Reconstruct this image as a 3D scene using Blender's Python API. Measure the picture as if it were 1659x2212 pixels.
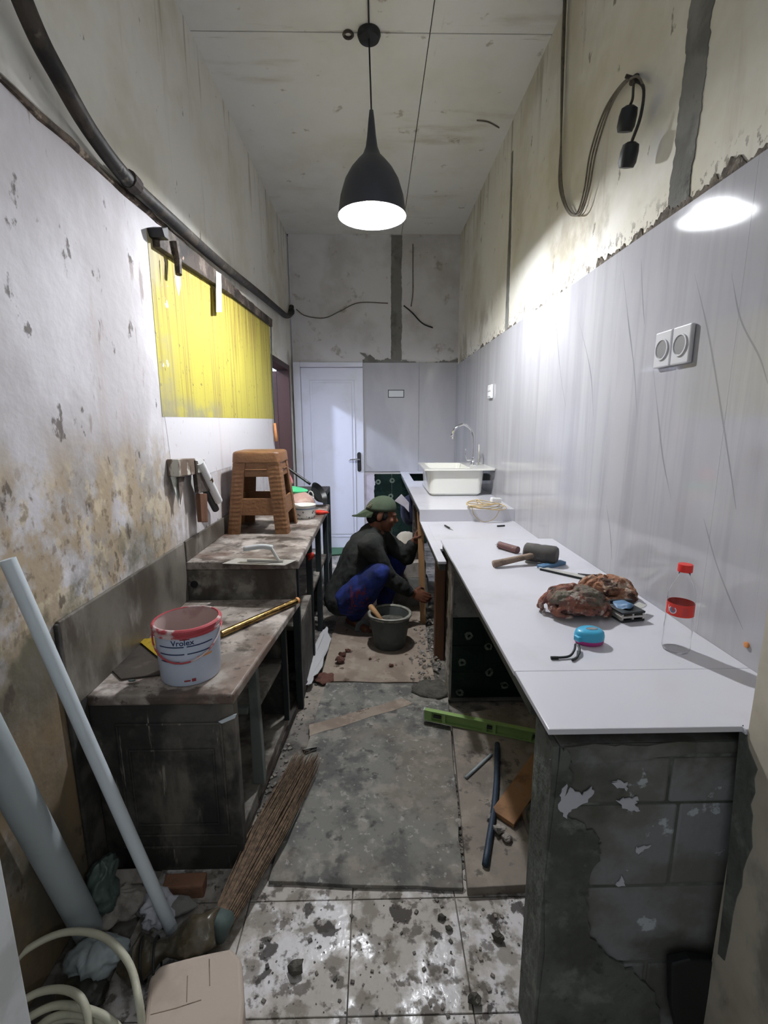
import bpy, bmesh, math, random
from mathutils import Vector, Matrix, noise, Euler
random.seed(7)
for o in list(bpy.data.objects): bpy.data.objects.remove(o)
scene = bpy.context.scene
COL = scene.collection
PI = math.pi

# ------------------------------------------------------------------ camera
F, PITCH, YAW, ROLL, H = 1015.0, .190, .0175, .004, 1.42
cam = bpy.data.objects.new('camera', bpy.data.cameras.new('camera')); COL.objects.link(cam)
cam.data.sensor_fit = 'HORIZONTAL'; cam.data.sensor_width = 36; cam.data.lens = 36 * F / 1659
cam.data.clip_start = .02
R_ = Matrix.Rotation(-YAW, 4, 'Z') @ Matrix.Rotation(PI / 2 - PITCH, 4, 'X') @ Matrix.Rotation(-ROLL, 4, 'Z')
cam.matrix_world = Matrix.Translation((0, 0, H)) @ R_
scene.camera = cam

def U(px, py, ax, v):
    """pixel (1659x2212 frame) -> point on the plane ax = v"""
    X = (px - 829.5) / F; u = (1106 - py) / F
    c, s = math.cos(ROLL), math.sin(ROLL); X, u = c * X + s * u, -s * X + c * u
    c, s = math.cos(PITCH), math.sin(PITCH); Y = c + s * u; Z = -s + c * u
    c, s = math.cos(YAW), math.sin(YAW); X, Y = c * X + s * Y, -s * X + c * Y
    d = (X, Y, Z); i = 'xyz'.index(ax); t = (v - (0, 0, H)[i]) / d[i]
    return Vector((d[0] * t, d[1] * t, H + d[2] * t))

# ------------------------------------------------------------------ light
world = bpy.data.worlds.new('world'); scene.world = world; world.use_nodes = True
world.node_tree.nodes['Background'].inputs[0].default_value = (.80, .86, .90, 1)
world.node_tree.nodes['Background'].inputs[1].default_value = .30
def light(name, kind, loc, power, col, size=.05):
    l = bpy.data.lights.new(name, kind); l.energy = power; l.color = col
    l.shadow_soft_size = size
    o = bpy.data.objects.new(name, l); COL.objects.link(o); o.location = loc
    return o
# lamp of the next room, shining in through the side doorway
light('next_room_lamp_light', 'POINT', (-2.19, 4.43, 2.68), 250, (.66, .77, 1), .05)
# lamp of the room behind the camera
light('front_room_lamp_light', 'POINT', (1.15, -1.1, 2.35), 16, (.90, .97, 1), .06)
vs = scene.view_settings
vs.view_transform = 'Standard'; vs.look = 'None'; vs.gamma = 1; vs.use_curve_mapping = False
vs.exposure = 0.55

# ------------------------------------------------------------------ materials
def C(h):
    h = h.lstrip('#'); r = []
    for i in (0, 2, 4):
        v = int(h[i:i + 2], 16) / 255
        r.append(v / 12.92 if v <= .04045 else ((v + .055) / 1.055) ** 2.4)
    return (*r, 1)
def M(name, base, layers=(), rough=.6, metal=0, bump=0, bscale=40, spec=.5, trans=0, emis=None, coat=0, ior=1.45, alpha=1):
    m = bpy.data.materials.new(name); m.use_nodes = True
    nt = m.node_tree; N = nt.nodes; L = nt.links; b = N['Principled BSDF']
    b.inputs['Roughness'].default_value = rough; b.inputs['Metallic'].default_value = metal
    b.inputs['Specular IOR Level'].default_value = spec; b.inputs['Coat Weight'].default_value = coat
    b.inputs['Transmission Weight'].default_value = trans; b.inputs['IOR'].default_value = ior
    b.inputs['Alpha'].default_value = alpha
    b.inputs['Coat Roughness'].default_value = .08
    col = C(base) if isinstance(base, str) else (*base, 1)
    b.inputs['Base Color'].default_value = col
    if emis: b.inputs['Emission Color'].default_value = (*emis[:3], 1); b.inputs['Emission Strength'].default_value = emis[3]
    if layers or bump:
        tc = N.new('ShaderNodeTexCoord'); sep = N.new('ShaderNodeSeparateXYZ'); L.new(tc.outputs['Object'], sep.inputs[0])
    prev = None
    for k, ly in enumerate(layers):
        mp = N.new('ShaderNodeMapping'); L.new(tc.outputs['Object'], mp.inputs[0])
        sc = ly.get('scale', 5); sc = (sc, sc, sc) if isinstance(sc, (int, float)) else sc
        mp.inputs['Scale'].default_value = sc
        mp.inputs['Location'].default_value = (ly.get('seed', k * 3.7 + 1.3),) * 3
        mp.inputs['Rotation'].default_value = ly.get('rot', (0, 0, 0))
        kind = ly.get('kind', 'noise')
        if kind == 'noise':
            n = N.new('ShaderNodeTexNoise'); n.inputs['Scale'].default_value = 1
            n.inputs['Detail'].default_value = ly.get('detail', 6); n.inputs['Roughness'].default_value = ly.get('nrough', .6)
            n.inputs['Distortion'].default_value = ly.get('dist', 0)
            L.new(mp.outputs[0], n.inputs[0]); out = n.outputs['Fac']
        elif kind == 'wave':
            n = N.new('ShaderNodeTexWave'); n.inputs['Scale'].default_value = 1
            n.inputs['Distortion'].default_value = ly.get('dist', 4); n.inputs['Detail'].default_value = 3
            L.new(mp.outputs[0], n.inputs[0]); out = n.outputs['Fac']
        elif kind == 'voronoi':
            n = N.new('ShaderNodeTexVoronoi'); n.inputs['Scale'].default_value = 1
            L.new(mp.outputs[0], n.inputs[0]); out = n.outputs['Distance']
        else:
            out = None
        fac = None
        if out is not None:
            mr = N.new('ShaderNodeMapRange'); mr.interpolation_type = 'SMOOTHSTEP'
            mr.inputs[1].default_value = ly.get('lo', .5); mr.inputs[2].default_value = ly.get('hi', .65)
            L.new(out, mr.inputs[0]); fac = mr.outputs[0]
        for (ax, a, c) in ly.get('mask', ()):
            mr = N.new('ShaderNodeMapRange'); mr.interpolation_type = 'SMOOTHSTEP'
            lo, hi, rv = (a, c, 0) if a < c else (c, a, 1)
            mr.inputs[1].default_value = lo; mr.inputs[2].default_value = hi
            mr.inputs[3].default_value = rv; mr.inputs[4].default_value = 1 - rv
            L.new(sep.outputs['XYZ'.index(ax)], mr.inputs[0])
            if fac is None: fac = mr.outputs[0]
            else:
                mu = N.new('ShaderNodeMath'); mu.operation = 'MULTIPLY'
                L.new(fac, mu.inputs[0]); L.new(mr.outputs[0], mu.inputs[1]); fac = mu.outputs[0]
        mu = N.new('ShaderNodeMath'); mu.operation = 'MULTIPLY'; mu.inputs[1].default_value = ly.get('amt', 1)
        L.new(fac, mu.inputs[0])
        mx = N.new('ShaderNodeMix'); mx.data_type = 'RGBA'
        L.new(mu.outputs[0], mx.inputs[0])
        if prev is None: mx.inputs[6].default_value = col
        else: L.new(prev, mx.inputs[6])
        mx.inputs[7].default_value = C(ly['col']); prev = mx.outputs[2]
        if 'rough' in ly:
            rm = N.new('ShaderNodeMix'); rm.data_type = 'FLOAT'
            src = b.inputs['Roughness'].links
            if src: L.new(src[0].from_socket, rm.inputs[2])
            else: rm.inputs[2].default_value = rough
            rm.inputs[3].default_value = ly['rough']; L.new(mu.outputs[0], rm.inputs[0]); L.new(rm.outputs[0], b.inputs['Roughness'])
    if prev is not None: L.new(prev, b.inputs['Base Color'])
    if bump:
        n = N.new('ShaderNodeTexNoise'); n.inputs['Scale'].default_value = bscale; n.inputs['Detail'].default_value = 5
        L.new(tc.outputs['Object'], n.inputs[0])
        bp = N.new('ShaderNodeBump'); bp.inputs['Strength'].default_value = min(1, bump); bp.inputs['Distance'].default_value = .01
        L.new(n.outputs['Fac'], bp.inputs['Height']); L.new(bp.outputs[0], b.inputs['Normal'])
    return m
def ly(col, scale=5, lo=.5, hi=.65, amt=1, **k): return dict(col=col, scale=scale, lo=lo, hi=hi, amt=amt, **k)

MAT = {}
MAT['ceiling'] = M('ceiling_paint', '#dcdbd6', [ly('#cbc7bb', 1.3, .42, .7, .8), ly('#a89a82', (.9, 4, 1), .56, .72, .5), ly('#8a7a66', (30, 3, 1), .60, .72, .6, mask=[('X', .22, .28), ('X', .36, .29)]), ly('#8a7a66', (3, 30, 1), .58, .70, .6, mask=[('Y', 2.63, 2.70), ('Y', 2.78, 2.71)]), ly('#8b7b68', 9, .64, .72, .6)], .9, bump=.06, bscale=12)
MAT['wall_upper'] = M('upper_wall_paint', '#dddad3', [ly('#c9c3b3', 1.6, .42, .68, .8), ly('#a89c88', (1, 7, .7), .58, .75, .45), ly('#b3ac93', 1.1, .5, .66, .5), ly('#5d5244', (16, 16, 9), .67, .71, .7), ly('#75664f', (3, 12, 1.0), .55, .68, .6, mask=[('Z', 2.7, 3.3)]), ly('#857a66', (2, 2.5, 2), .52, .66, .6, mask=[('Z', 2.45, 2.2)]), ly('#5c5146', (40, 40, 30), .55, .60, .85, mask=[('Z', 2.13, 2.02), ('X', .5, .6)])], .9, bump=.12, bscale=9)
MAT['wall_back'] = M('back_wall_paint', '#d0ced0', [ly('#b6b2b0', 2.2, .42, .66, .8), ly('#857a6d', 7, .60, .70, .6)], .9, bump=.1, bscale=9)
MAT['wall_lower'] = M('old_stained_wall_paint', '#cfccd0', [
    ly('#b3aeb0', (2, 2, 1.2), .40, .62, .9),
    ly('#a99b93', (3, 9, .9), .55, .72, .6),
    ly('#8a7d75', (6, 14, 3.5), .63, .70, .7),
    ly('#8b8378', (4, 4, 2.4), .42, .58, .9, mask=[('Z', 1.5, 1.15), ('Y', 2.5, 1.9)]),
    ly('#a3927a', (8, 8, 7), .44, .58, .95, mask=[('Z', 1.45, 1.2), ('Y', 2.3, 1.8)]),
    ly('#c0b299', (13, 13, 11), .52, .60, .8, mask=[('Z', 1.4, 1.15), ('Y', 2.2, 1.7)]),
    ly('#6b5d4b', (26, 26, 22), .53, .64, .7, mask=[('Z', 1.42, 1.15), ('Y', 2.2, 1.7)]),
    ly('#565444', (5, 5, 4), .44, .60, .9, mask=[('Z', 1.12, .95), ('Y', 2.1, 1.5)]),
    ly('#5f574a', (3, 3, 1.5), .36, .56, .9, mask=[('Z', .95, .7)]),
    ly('#7d6a50', (3, 3, 1.6), .46, .58, .8, mask=[('Z', .75, .6), ('Y', 1.5, 1.2)]),
    ly('#4b4037', (16, 16, 9), .63, .69, .8)], .85, bump=.35, bscale=24)
MAT['wall_jamb'] = M('door_jamb_plaster', '#b9b1a2', [ly('#93897a', 3, .45, .7, .7), ly('#6d6a62', (4, 4, 2), .58, .68, .7, mask=[('Z', .8, .5)])], .85, bump=.15, bscale=16)
MAT['yellow'] = M('yellow_wall_paint', '#bab04e', [
    ly('#b3a84a', (1, 3, .7), .38, .60, .8),
    ly('#85683a', (1, 26, .5), .46, .58, .75, mask=[('Z', 1.75, 2.1)]),
    ly('#8f7a45', (1, 40, .5), .52, .62, .7),
    ly('#6e5430', (1, 60, .8), .58, .64, .7, mask=[('Z', 1.6, 1.95)]),
    ly('#6a5c3c', (34, 44, 34), .63, .68, .8),
    ly('#a39a78', (1, 2, 3), .42, .55, .8, mask=[('Y', 2.2, 2.02)]),
    ly('#e0dfdc', 9, .66, .69, .8, mask=[('Y', 2.5, 2.2)]),
    ly('#8d8a76', 4, .38, .52, .8, mask=[('Z', 1.56, 1.46), ('Y', 3.0, 2.5)])], .55, bump=.08, bscale=20)
MAT['whiteband'] = M('white_wall_band', '#cfccd0', [ly('#a59e98', (20, 30, 20), .64, .72, .8), ly('#a79a8c', (1, 10, 1), .58, .75, .6)], .7, bump=.1, bscale=20)
MAT['tile'] = M('glossy_grey_marble_tile', '#a9a8ad', [ly('#b4b3b7', (2, 2, .7), .4, .6, .8), ly('#9a999e', (1, 6, .45), .48, .66, .55, dist=.8), ly('#9f9ea2', (1, 22, .5), .52, .64, .4, dist=.5)], .07, spec=.6)
MAT['vein'] = M('tile_vein', '#909094', (), .1)
MAT['slab_white'] = M('white_worktop_tile', '#cbcad1', [ly('#bab7bc', 3, .5, .7, .5), ly('#8f8a86', 30, .70, .76, .4)], .12, spec=.5)
MAT['cement'] = M('grey_cement', '#7c7b77', [ly('#5c5b57', 6, .45, .65, .8), ly('#9a9993', 3, .58, .7, .6), ly('#3d3d3a', 11, .62, .72, .7)], .92, bump=.5, bscale=30)
MAT['oldmortar'] = M('old_brown_mortar', '#6a6158', [ly('#463f38', 26, .42, .58, .9), ly('#8d857a', 40, .56, .64, .7)], .95, bump=.6, bscale=60)
MAT['cement_dark'] = M('damp_cement', '#474842', [ly('#33342f', 5, .45, .65, .8), ly('#6c6c66', 8, .62, .72, .6)], .85, bump=.5, bscale=26)
MAT['block'] = M('aerated_block', '#7d7e80', [ly('#66665f', 5, .40, .56, .85), ly('#4a4b43', 3, .48, .6, .8), ly('#b4bac0', 8, .64, .67, .8)], .92, bump=.3, bscale=40)
MAT['floor'] = M('dusty_concrete_floor', '#77726c', [ly('#4a4743', 8, .42, .58, .9), ly('#9a9084', 4, .48, .64, .8), ly('#33302d', 22, .56, .64, .7)], .9, bump=.5, bscale=30)
MAT['sheet'] = M('grey_cement_sheet', '#77756f', [ly('#565553', 7, .40, .58, .9), ly('#948f86', 13, .50, .64, .7), ly('#383836', 17, .56, .66, .75), ly('#82776b', 2.6, .5, .64, .5), ly('#a5a39c', 40, .60, .66, .6)], .85, bump=.35, bscale=26)
MAT['sheet_beige'] = M('beige_dusty_board', '#948679', [ly('#7c6c60', 5, .40, .58, .8), ly('#a89a8c', 11, .52, .64, .6), ly('#4b3a31', 11, .60, .66, .9)], .9, bump=.25, bscale=24)
MAT['plinth'] = M('dirty_beige_concrete', '#857b71', [ly('#6a625a', 5, .42, .58, .8), ly('#9b9186', 9, .5, .64, .6), ly('#453e38', 8, .58, .66, .85), ly('#3a3531', 26, .6, .66, .6)], .9, bump=.3, bscale=26)
MAT['floortile'] = M('dirty_white_floor_tile', '#d6d2d3', [ly('#a1998f', 6, .40, .54, .9, rough=.6), ly('#7a7267', 13, .50, .60, .8, rough=.75), ly('#574f47', 22, .54, .62, .8, rough=.8), ly('#322c28', 10, .60, .64, .9, rough=.8)], .14, spec=.5, bump=.15, bscale=50)
MAT['bench_top'] = M('stained_concrete_top', '#a0978f', [ly('#6b615a', 6, .40, .56, .85), ly('#c2b8b2', 5, .50, .62, .85), ly('#40372f', 8, .52, .62, .9), ly('#6b5549', 3.3, .50, .62, .7), ly('#2c2621', 26, .60, .66, .7)], .5, bump=.3, bscale=22)
MAT['bench_side'] = M('dark_grimy_concrete', '#504d48', [ly('#2a2928', 6, .40, .56, .9), ly('#6f675e', (7, 7, 2), .54, .64, .75), ly('#988f84', (30, 30, 3), .62, .68, .75), ly('#191919', 3, .50, .62, .7)], .7, bump=.3, bscale=22)
MAT['bench_mid'] = M('grimy_concrete', '#77726a', [ly('#4a453f', 6, .40, .56, .9), ly('#9c968d', 7, .52, .64, .7), ly('#3b2f27', (4, 9, 1.5), .50, .62, .75)], .7, bump=.3, bscale=22)
MAT['splash'] = M('grimy_backsplash_tile', '#68635b', [ly('#403931', (3, 3, 2), .40, .56, .85), ly('#8b867f', (7, 7, 2.5), .52, .64, .6)], .4, bump=.15, bscale=18)
MAT['white'] = M('white_plastic', '#dededf', (), .35)
MAT['white_dirty'] = M('dusty_white_plastic', '#c3c6c8', [ly('#9a9a98', 6, .5, .7, .6)], .45)
MAT['pvc'] = M('white_pvc', '#bfc7cd', [ly('#9aa0a2', 5, .55, .75, .5)], .4)
MAT['pvc_grey'] = M('grey_pvc', '#98a0a3', [ly('#767c7c', 4, .45, .7, .7)], .5)
MAT['ceramic'] = M('white_sink_ceramic', '#e2e1da', (), .18, coat=.4)
MAT['chrome'] = M('chrome', '#d8d8dc', (), .08, metal=1)
MAT['steel'] = M('dull_steel', '#c4c2bc', [ly('#8d877d', 9, .48, .64, .6)], .42, metal=.45)
MAT['black'] = M('black_plastic', '#17181b', (), .5)
MAT['blackpipe'] = M('sooty_black_pipe', '#1f1c1a', [ly('#433b33', 10, .46, .62, .85), ly('#6d655a', 18, .6, .68, .6)], .6, bump=.2)
MAT['darkwood'] = M('sooty_dark_wood', '#382f29', [ly('#6b6057', (11, 11, 11), .50, .62, .8), ly('#14110f', 6, .5, .65, .8), ly('#a58e78', 14, .69, .73, .8)], .75, bump=.5, bscale=35)
MAT['trimwood'] = M('dusty_brown_trim', '#5a4c40', [ly('#2f2721', 14, .42, .58, .9), ly('#9a8b7b', 22, .54, .64, .7)], .85, bump=.5, bscale=40)
MAT['brownwood'] = M('brown_wood', '#6b4934', [ly('#4a2f22', (18, 18, 2), .45, .65, .8)], .7, bump=.2)
MAT['palewood'] = M('pale_wood', '#a9825b', [ly('#86623f', (16, 16, 2), .45, .65, .7), ly('#6d6156', 5, .6, .75, .6)], .75, bump=.2)
MAT['orangewood'] = M('orange_wood', '#8d6744', [ly('#6a4a2e', (14, 14, 3), .48, .66, .8), ly('#7a7068', 6, .62, .74, .7)], .75, bump=.2)
MAT['doorframe'] = M('red_brown_door_frame', '#351a12', [ly('#24110a', (10, 10, 1.5), .45, .65, .7)], .5)
MAT['door_white'] = M('white_pvc_door', '#c9cad6', [ly('#bababf', 3, .5, .7, .5)], .35)
MAT['stool'] = M('tan_woven_plastic', '#7d5839', [ly('#674428', 5, .45, .65, .7), ly('#6b4326', (14, 14, 120), .5, .6, .6)], .5, bump=.3, bscale=60)
MAT['greentile'] = M('dark_green_tile', '#12241f', [ly('#0c1413', 6, .45, .65, .7), ly('#3c4540', 14, .66, .74, .5)], .25, bump=.05)
MAT['motif'] = M('grey_tile_motif', '#5f675c', [ly('#2f352f', 40, .5, .6, .8)], .4)
MAT['bulb'] = M('lit_bulb', '#ffffff', (), .4, emis=(.93, .96, 1, 1700))
MAT['shade_in'] = M('white_shade_inside', '#f2f2f2', (), .5)
MAT['shade_out'] = M('dark_grey_shade', '#35373f', (), .45)
MAT['skin'] = M('brown_skin', '#6b4230', [ly('#4c2c20', 20, .5, .7, .5)], .55)
MAT['hair'] = M('black_hair', '#120f0e', (), .6, bump=.4, bscale=120)
MAT['shirt'] = M('dark_grey_shirt', '#252624', [ly('#191a19', 7, .45, .65, .8), ly('#4a4a46', 4, .58, .75, .6)], .95, bump=.6, bscale=22)
MAT['trousers'] = M('blue_trousers', '#1b2e74', [ly('#101a44', 9, .40, .56, .85), ly('#6b2638', (55, 55, 14), .53, .57, .85, mask=[('Y', -.10, -.13), ('X', .03, -.03), ('X', -.16, -.10), ('Z', .40, .36)])], .9, bump=.5, bscale=20)
MAT['cap'] = M('olive_green_cap', '#3d4838', [ly('#2e382b', 9, .45, .7, .7)], .9, bump=.2, bscale=60)
MAT['sandal'] = M('worn_rubber_sandal', '#6e7272', [ly('#8b8c88', 9, .55, .7, .6)], .8)
MAT['grout'] = M('dark_joint', '#3a3833', (), .95)
MAT['rubble'] = M('plaster_rubble', '#98918a', [ly('#6b645d', 16, .45, .65, .8)], .95, bump=.4)
MAT['brick'] = M('broken_red_brick', '#85604c', [ly('#5d4a40', 14, .45, .65, .8)], .95, bump=.4)
MAT['mud'] = M('wet_mortar', '#4e4b44', [ly('#3a3732', 20, .45, .6, .8)], .8, bump=1, bscale=45)
MAT['straw'] = M('brown_palm_ribs', '#6a5643', [ly('#3e3126', 60, .4, .6, .8), ly('#8f7b62', 25, .6, .72, .6)], .85)
MAT['cream'] = M('cream_cable', '#b9b6a3', [ly('#94917f', 12, .5, .7, .5)], .5)
MAT['wire'] = M('beige_wire', '#c3ad83', (), .5)
MAT['greywire'] = M('dusty_grey_cable', '#6c655a', [ly('#4c463d', 30, .5, .65, .7)], .75)
MAT['greenlevel'] = M('lime_green_metal', '#86a35f', [ly('#5f7a45', 9, .5, .7, .5)], .45)
MAT['bluepipe'] = M('navy_conduit', '#283646', [ly('#4f5459', 9, .55, .7, .7)], .5)
MAT['cardboard'] = M('pale_foam_board', '#b6a79a', [ly('#a08f82', 5, .5, .7, .6)], .85, bump=.1)
MAT['bag_teal'] = M('greenish_plastic_bag', '#4d5c56', [ly('#2e3733', 9, .45, .62, .8), ly('#8a9690', 7, .6, .72, .6)], .35, bump=.5, bscale=16)
MAT['bag_dark'] = M('dark_wet_bag', '#2f2d27', [ly('#595343', 7, .5, .65, .8)], .35, bump=.5, bscale=16)
MAT['paper'] = M('crumpled_white_paper', '#b9b9c2', [ly('#8f8f98', 9, .5, .7, .6)], .8)
MAT['handle_wrap'] = M('murky_plastic_wrap', '#4c4436', [ly('#2c281f', 9, .42, .6, .8), ly('#8c8069', 7, .6, .7, .7)], .3, bump=.5, bscale=18)
MAT['teal_tie'] = M('teal_tie', '#414e4b', (), .7)
MAT['gold'] = M('gold_foil', '#8f7446', [ly('#4f3a1c', 26, .5, .62, .7)], .22, metal=.9, bump=.3, bscale=60)
MAT['goldsheet'] = M('gold_foil_sheet', '#cdae3a', [ly('#93792a', 18, .5, .62, .7)], .35, metal=.6, bump=.4, bscale=50)
MAT['darkboard'] = M('dark_oily_board', '#37302a', [ly('#1f1b18', 6, .45, .62, .8), ly('#5d544b', 9, .62, .72, .6)], .5, bump=.2)
MAT['bucketwhite'] = M('pale_blue_white_bucket', '#b9c1d2', (), .4)
MAT['bucketred'] = M('red_rim_with_plaster', '#a8424a', [ly('#c9bcba', 9, .52, .58, .9)], .5)
MAT['bucketin'] = M('plaster_stained_inside', '#b5a09b', [ly('#8f6a66', 8, .54, .66, .5)], .7)
MAT['navy'] = M('navy_print', '#1d2a55', (), .5)
MAT['orange_print'] = M('orange_print', '#d9935a', (), .5)
MAT['redprint'] = M('red_print', '#8c3038', (), .5)
MAT['greybucket'] = M('dusty_grey_bucket', '#565b59', [ly('#7c7e78', (9, 9, 3), .55, .7, .7), ly('#3c403f', 6, .5, .68, .6)], .6)
MAT['rim_dusty'] = M('mortar_crusted_rim', '#8c8a80', [ly('#5b5a55', 20, .45, .62, .8)], .8)
MAT['rubber'] = M('grey_rubber', '#4f4b49', [ly('#75706b', 12, .5, .7, .7)], .8)
MAT['oldwood'] = M('weathered_wood_handle', '#8a7869', [ly('#5e4f45', (20, 20, 20), .48, .65, .7)], .8)
MAT['rag1'] = M('filthy_red_rag', '#74504a', [ly('#93604f', 26, .46, .56, .8), ly('#b5a89d', 22, .56, .62, .85), ly('#2a1f1c', 26, .53, .6, .9), ly('#6b685c', 9, .46, .56, .9, mask=[('Z', .035, .055)])], .95, bump=1, bscale=70)
MAT['rag2'] = M('filthy_orange_rag', '#8f6650', [ly('#bfae9d', 22, .50, .60, .85), ly('#3c2621', 26, .52, .6, .9), ly('#57523f', 10, .54, .64, .8)], .95, bump=1, bscale=70)
MAT['tapeblue'] = M('sky_blue_plastic', '#3fa4c9', (), .35)
MAT['tapepink'] = M('magenta_plastic', '#b03a86', (), .4)
MAT['pet'] = M('clear_pet', '#ffffff', (), .03, trans=1, ior=1.2)
MAT['caplid'] = M('red_cap', '#d5302c', (), .4)
MAT['label'] = M('red_bottle_label', '#d3392f', [ly('#e2604a', (1, 1, 1), .55, .7, .4)], .4)
MAT['bluesteel'] = M('blue_handle', '#55789a', [ly('#7c7c78', 14, .55, .66, .8)], .5)
MAT['brownstub'] = M('purple_brown_pvc', '#6a4a48', [ly('#b8aead', 20, .6, .66, .9)], .6)
MAT['bowl'] = M('patterned_enamel', '#d9d9d6', [dict(col='#6d6263', scale=46, lo=.34, hi=.26, amt=.9, kind='voronoi', mask=[('Z', .057, .05)]), dict(col='#54708f', kind='none', mask=[('Z', .062, .064), ('Z', .073, .071)], amt=.8)], .25)
MAT['bowl_in'] = M('white_enamel', '#e3e4dd', (), .2)
MAT['redthing'] = M('red_plastic', '#c43222', (), .4)
MAT['greenlid'] = M('mint_green_plastic', '#4fc889', (), .4)
MAT['pinkbag'] = M('pinkish_plastic_bag', '#b59288', [ly('#c8b3a5', 9, .5, .65, .7), ly('#8d5d58', 8, .6, .7, .6)], .4, bump=.4, bscale=25)
MAT['pinkcloth'] = M('pink_plastic', '#d77f86', (), .5)
MAT['pan'] = M('black_pan', '#1b1b1c', (), .4)
MAT['blade'] = M('stained_blade', '#c9ccc6', [ly('#8a857a', 14, .52, .66, .7)], .35)
MAT['cup'] = M('stained_holder', '#6a5a4d', [ly('#c6c4ba', (14, 14, 6), .5, .56, .9), ly('#3a2b26', 9, .6, .7, .8)], .5)
MAT['navycloth'] = M('navy_cloth', '#22263c', [ly('#151829', 7, .5, .7, .7)], .95, bump=.4)
MAT['whitecloth'] = M('white_cloth', '#b9b2bd', [ly('#9a93a0', 9, .5, .7, .6)], .95, bump=.3)
MAT['sackcloth'] = M('white_cement_sack', '#b3ab9f', [ly('#8f4c44', 26, .62, .68, .8), ly('#8f887e', 7, .5, .7, .7)], .9, bump=.4)
MAT['greenmat'] = M('green_mat', '#33513c', (), .9)
MAT['tornwhite'] = M('torn_white_sheet', '#b7b6b7', [ly('#8d857f', 8, .58, .7, .6)], .8)
MAT['redmud'] = M('red_brown_mud', '#5e3d33', [ly('#3a2620', 14, .5, .65, .8)], .9, bump=.5)
MAT['socket'] = M('white_socket_plate', '#c9c8cc', (), .3)
MAT['socket_hole'] = M('grey_socket_well', '#7c7a7c', (), .5)
MAT['darkframe'] = M('dark_painted_frame', '#22282a', [ly('#3c4444', 9, .55, .7, .7)], .5)
MAT['postgrey'] = M('grey_green_post', '#666b66', [ly('#454a47', 7, .48, .68, .7)], .8)
MAT['leafyellow'] = M('yellow_leaf', '#b58f35', (), .8)
MAT['greenmoss'] = M('mossy_plaster', '#5d605b', [ly('#444640', 6, .42, .60, .85), ly('#7b8078', 9, .54, .66, .7), ly('#32352f', 14, .58, .66, .6)], .9, bump=.5)

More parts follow.
